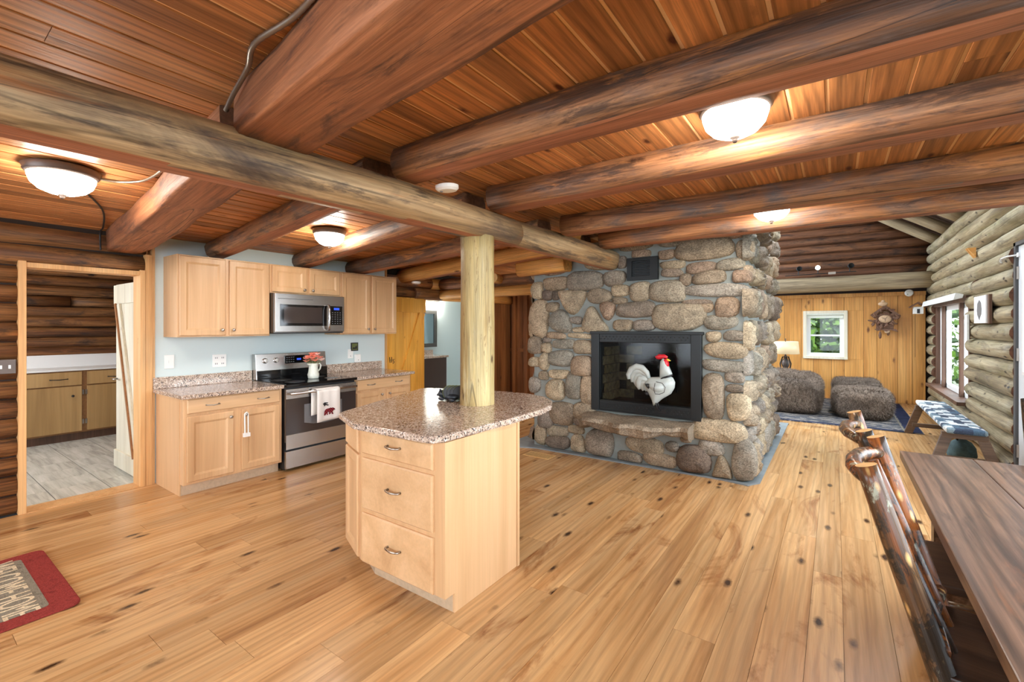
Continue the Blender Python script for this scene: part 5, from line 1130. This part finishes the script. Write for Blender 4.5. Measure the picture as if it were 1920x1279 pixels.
# woven bench
t = thing('woven_bench', 'low brown bench with blue and white woven seat under the window', 'bench', (1.05, 7.3, 0))
MB().box(.90, 1.20, 6.22, 8.38, .40, .455).build('woven_seat', 'weave', t, bevel=.02, seg=3)
for yy in (6.35, 8.22):
    B('cross_rail', 'benchwood', .88, 1.22, yy - .035, yy + .035, .34, .40, t, .004)
    for sx in (-1, 1): MB().bar((1.05 + sx * .13, yy, .36), (1.05 + sx * .24, yy + (.05 if yy > 7 else -.05), 0), .085, .05, Y).build('leg', 'benchwood', t, bevel=.004)
    MB().bar((.85, yy, .13), (1.25, yy, .13), .04, .05).build('stretcher', 'benchwood', t)

bm_ = plain('teal_canvas', S(62, 84, 88), .8, nz=.4, nsc=14, bump=.5)
t = thing('canvas_bag', 'slumped dark teal bag tucked under the woven bench', 'bag', (1.14, 6.95, 0))
MB().lathe([(.02, .005), (.11, .01), (.125, .06), (.115, .14), (.08, .2), (.04, .225), (.045, .25), (.02, .25)], (1.13, 6.95, 0), Z, 18).build('sack', bm_, t, smooth=True)
MB().tube([(1.09, 6.92, .22), (1.08, 6.9, .28), (1.12, 6.93, .3), (1.16, 6.97, .27), (1.15, 6.97, .22)], .01, 8).build('handle', 'inkblack', t, smooth=True)

# ================================================================== TABLE AND CHAIRS
t = thing('dining_table', 'dark brown plank dining table at the right edge', 'table', (.79, 2.2, 0))
for i, (a, b) in enumerate(((.30, .60), (.602, .94), (.942, 1.27))): B('top_plank', 'table', a, b, .75, 3.43, .712, .755, t, .004)
for yy in (1.05, 3.12):
    B('leg_panel', 'table', .40, 1.17, yy - .04, yy + .04, .06, .712, t, .004); B('foot', 'table', .36, 1.21, yy - .06, yy + .06, 0, .06, t, .004)
B('stretcher', 'table', .72, .85, 1.09, 3.08, .25, .33, t)
def chair():
    t = thing('log_chair', 'nearest rustic log chair with peeling bark posts at the table', 'chair', (.35, 2.02, 0), 'rustic log chairs')
    def pt(y, z): return (.10 + .31 * (1.04 - z) / 1.04, y, z)
    for y, zt in ((1.80, 1.03), (2.25, 1.04)):
        o = log('back_post', pt(y, zt), pt(y + .02, 0), .030, .038, 'chairlog', t, amp=.05, wob=.006, n=16, segl=.05, endm='paleendgrain', seed=int(y * 100))
    MB().tube([(.12, 1.80, .975), (.085, 1.86, .985), (.06, 1.93, .99), (.05, 2.02, .99), (.06, 2.11, .99), (.085, 2.19, .985), (.12, 2.25, .98)], [.019, .023, .025, .024, .025, .023, .019], 12).build('top_rail', 'chairlog', t, smooth=True)
    for y in (1.93, 2.09):
        log('back_spindle', (.10, y, .98), (.30, y, .46), .016, .018, 'chairlog', t, amp=.1, n=10, segl=.08, seed=int(y * 77))
    MB().tube([(.28, 1.80, .52), (.26, 2.01, .525), (.28, 2.22, .52)], .02, 10).build('lower_rail', 'chairlog', t, smooth=True)
    B('seat', 'seat', .285, .72, 1.78, 2.24, .43, .465, t, .006)
    for y in (1.82, 2.20): log('front_leg', (.68, y, .43), (.69, y, 0), .032, .036, 'chairlog', t, amp=.06, n=12, seed=int(y * 55))
    for y in (1.82, 2.21): MB().tube([(.35, y, .2), (.69, y, .2)], .017, 8).build('stretcher', 'chairlog', t, smooth=True)
    MB().tube([(.69, 1.82, .26), (.69, 2.2, .26)], .017, 8).build('stretcher', 'chairlog', t, smooth=True)
    return t
c0 = chair()
c0.rotation_euler = (0, 0, math.radians(-7))
c1 = copy_tree(c0); c1.location = (.335, 2.655, 0); c1.rotation_euler = (0, 0, math.radians(2)); c1['label'] = 'second rustic log chair, just beyond the nearest one'
c2 = copy_tree(c0); c2.location = (1.16, 3.8, 0); c2.rotation_euler = (0, 0, -math.pi / 2 - .02); c2['label'] = 'rustic log chair at the far end of the table, at the right edge'

# ================================================================== OUTDOORS
struct(B('ground_outside', 'ground', -30, 30, 11.9, 45, -.6, -.5))
struct(B('ground_side', 'ground', 2.2, 30, -10, 11.9, -.6, -.5))
rr = random.Random(21)
def tree(x, y, h, r, lab, nl=1500):
    t = thing('forest_tree', lab, 'tree', (x, y, -.5), 'trees outside the back window')
    MB().tube([(x, y, -.5), (x + .1, y, h * .4), (x + .05, y, h)], [.13, .1, .04], 8).build('trunk', 'bark', t, smooth=True)
    for mt, q in (('leaf', .6), ('leafdk', .4)):
        m = MB()
        for k in range(int(nl * q)):
            a = rr.uniform(0, 6.28); d_ = r * math.sqrt(rr.random()); zz = rr.uniform(-.2, h); c = Vector((x + d_ * math.cos(a), y + d_ * math.sin(a), zz)); s_ = rr.uniform(.07, .2)
            u = Vector((rr.uniform(-1, 1), rr.uniform(-1, 1), rr.uniform(-1, 1))).normalized(); v = u.orthogonal().normalized()
            m.add([c - u * s_, c + v * s_ * .5, c + u * s_, c - v * s_ * .5], [(0, 1, 2, 3)])
        o = m.build('foliage', mt, t); o['kind'] = 'stuff'
for i, (x, y, h, r, n_) in enumerate(((-1.35, 14.2, 2.9, .9, 1200), (1.0, 14.4, 2.9, .85, 1200), (-.2, 17.4, 3.8, 1.9, 7000), (3.8, 18.0, 4.6, 1.6, 2500), (-4.0, 18.2, 5.0, 1.6, 2500))):
    tree(x, y, h, r, ('sunlit green tree outside, left in the back window', 'sunlit green tree outside, right in the back window', 'taller tree behind, at the middle of the back window', 'farther tree to the right outside the back window', 'farther tree to the left outside the back window')[i], n_)
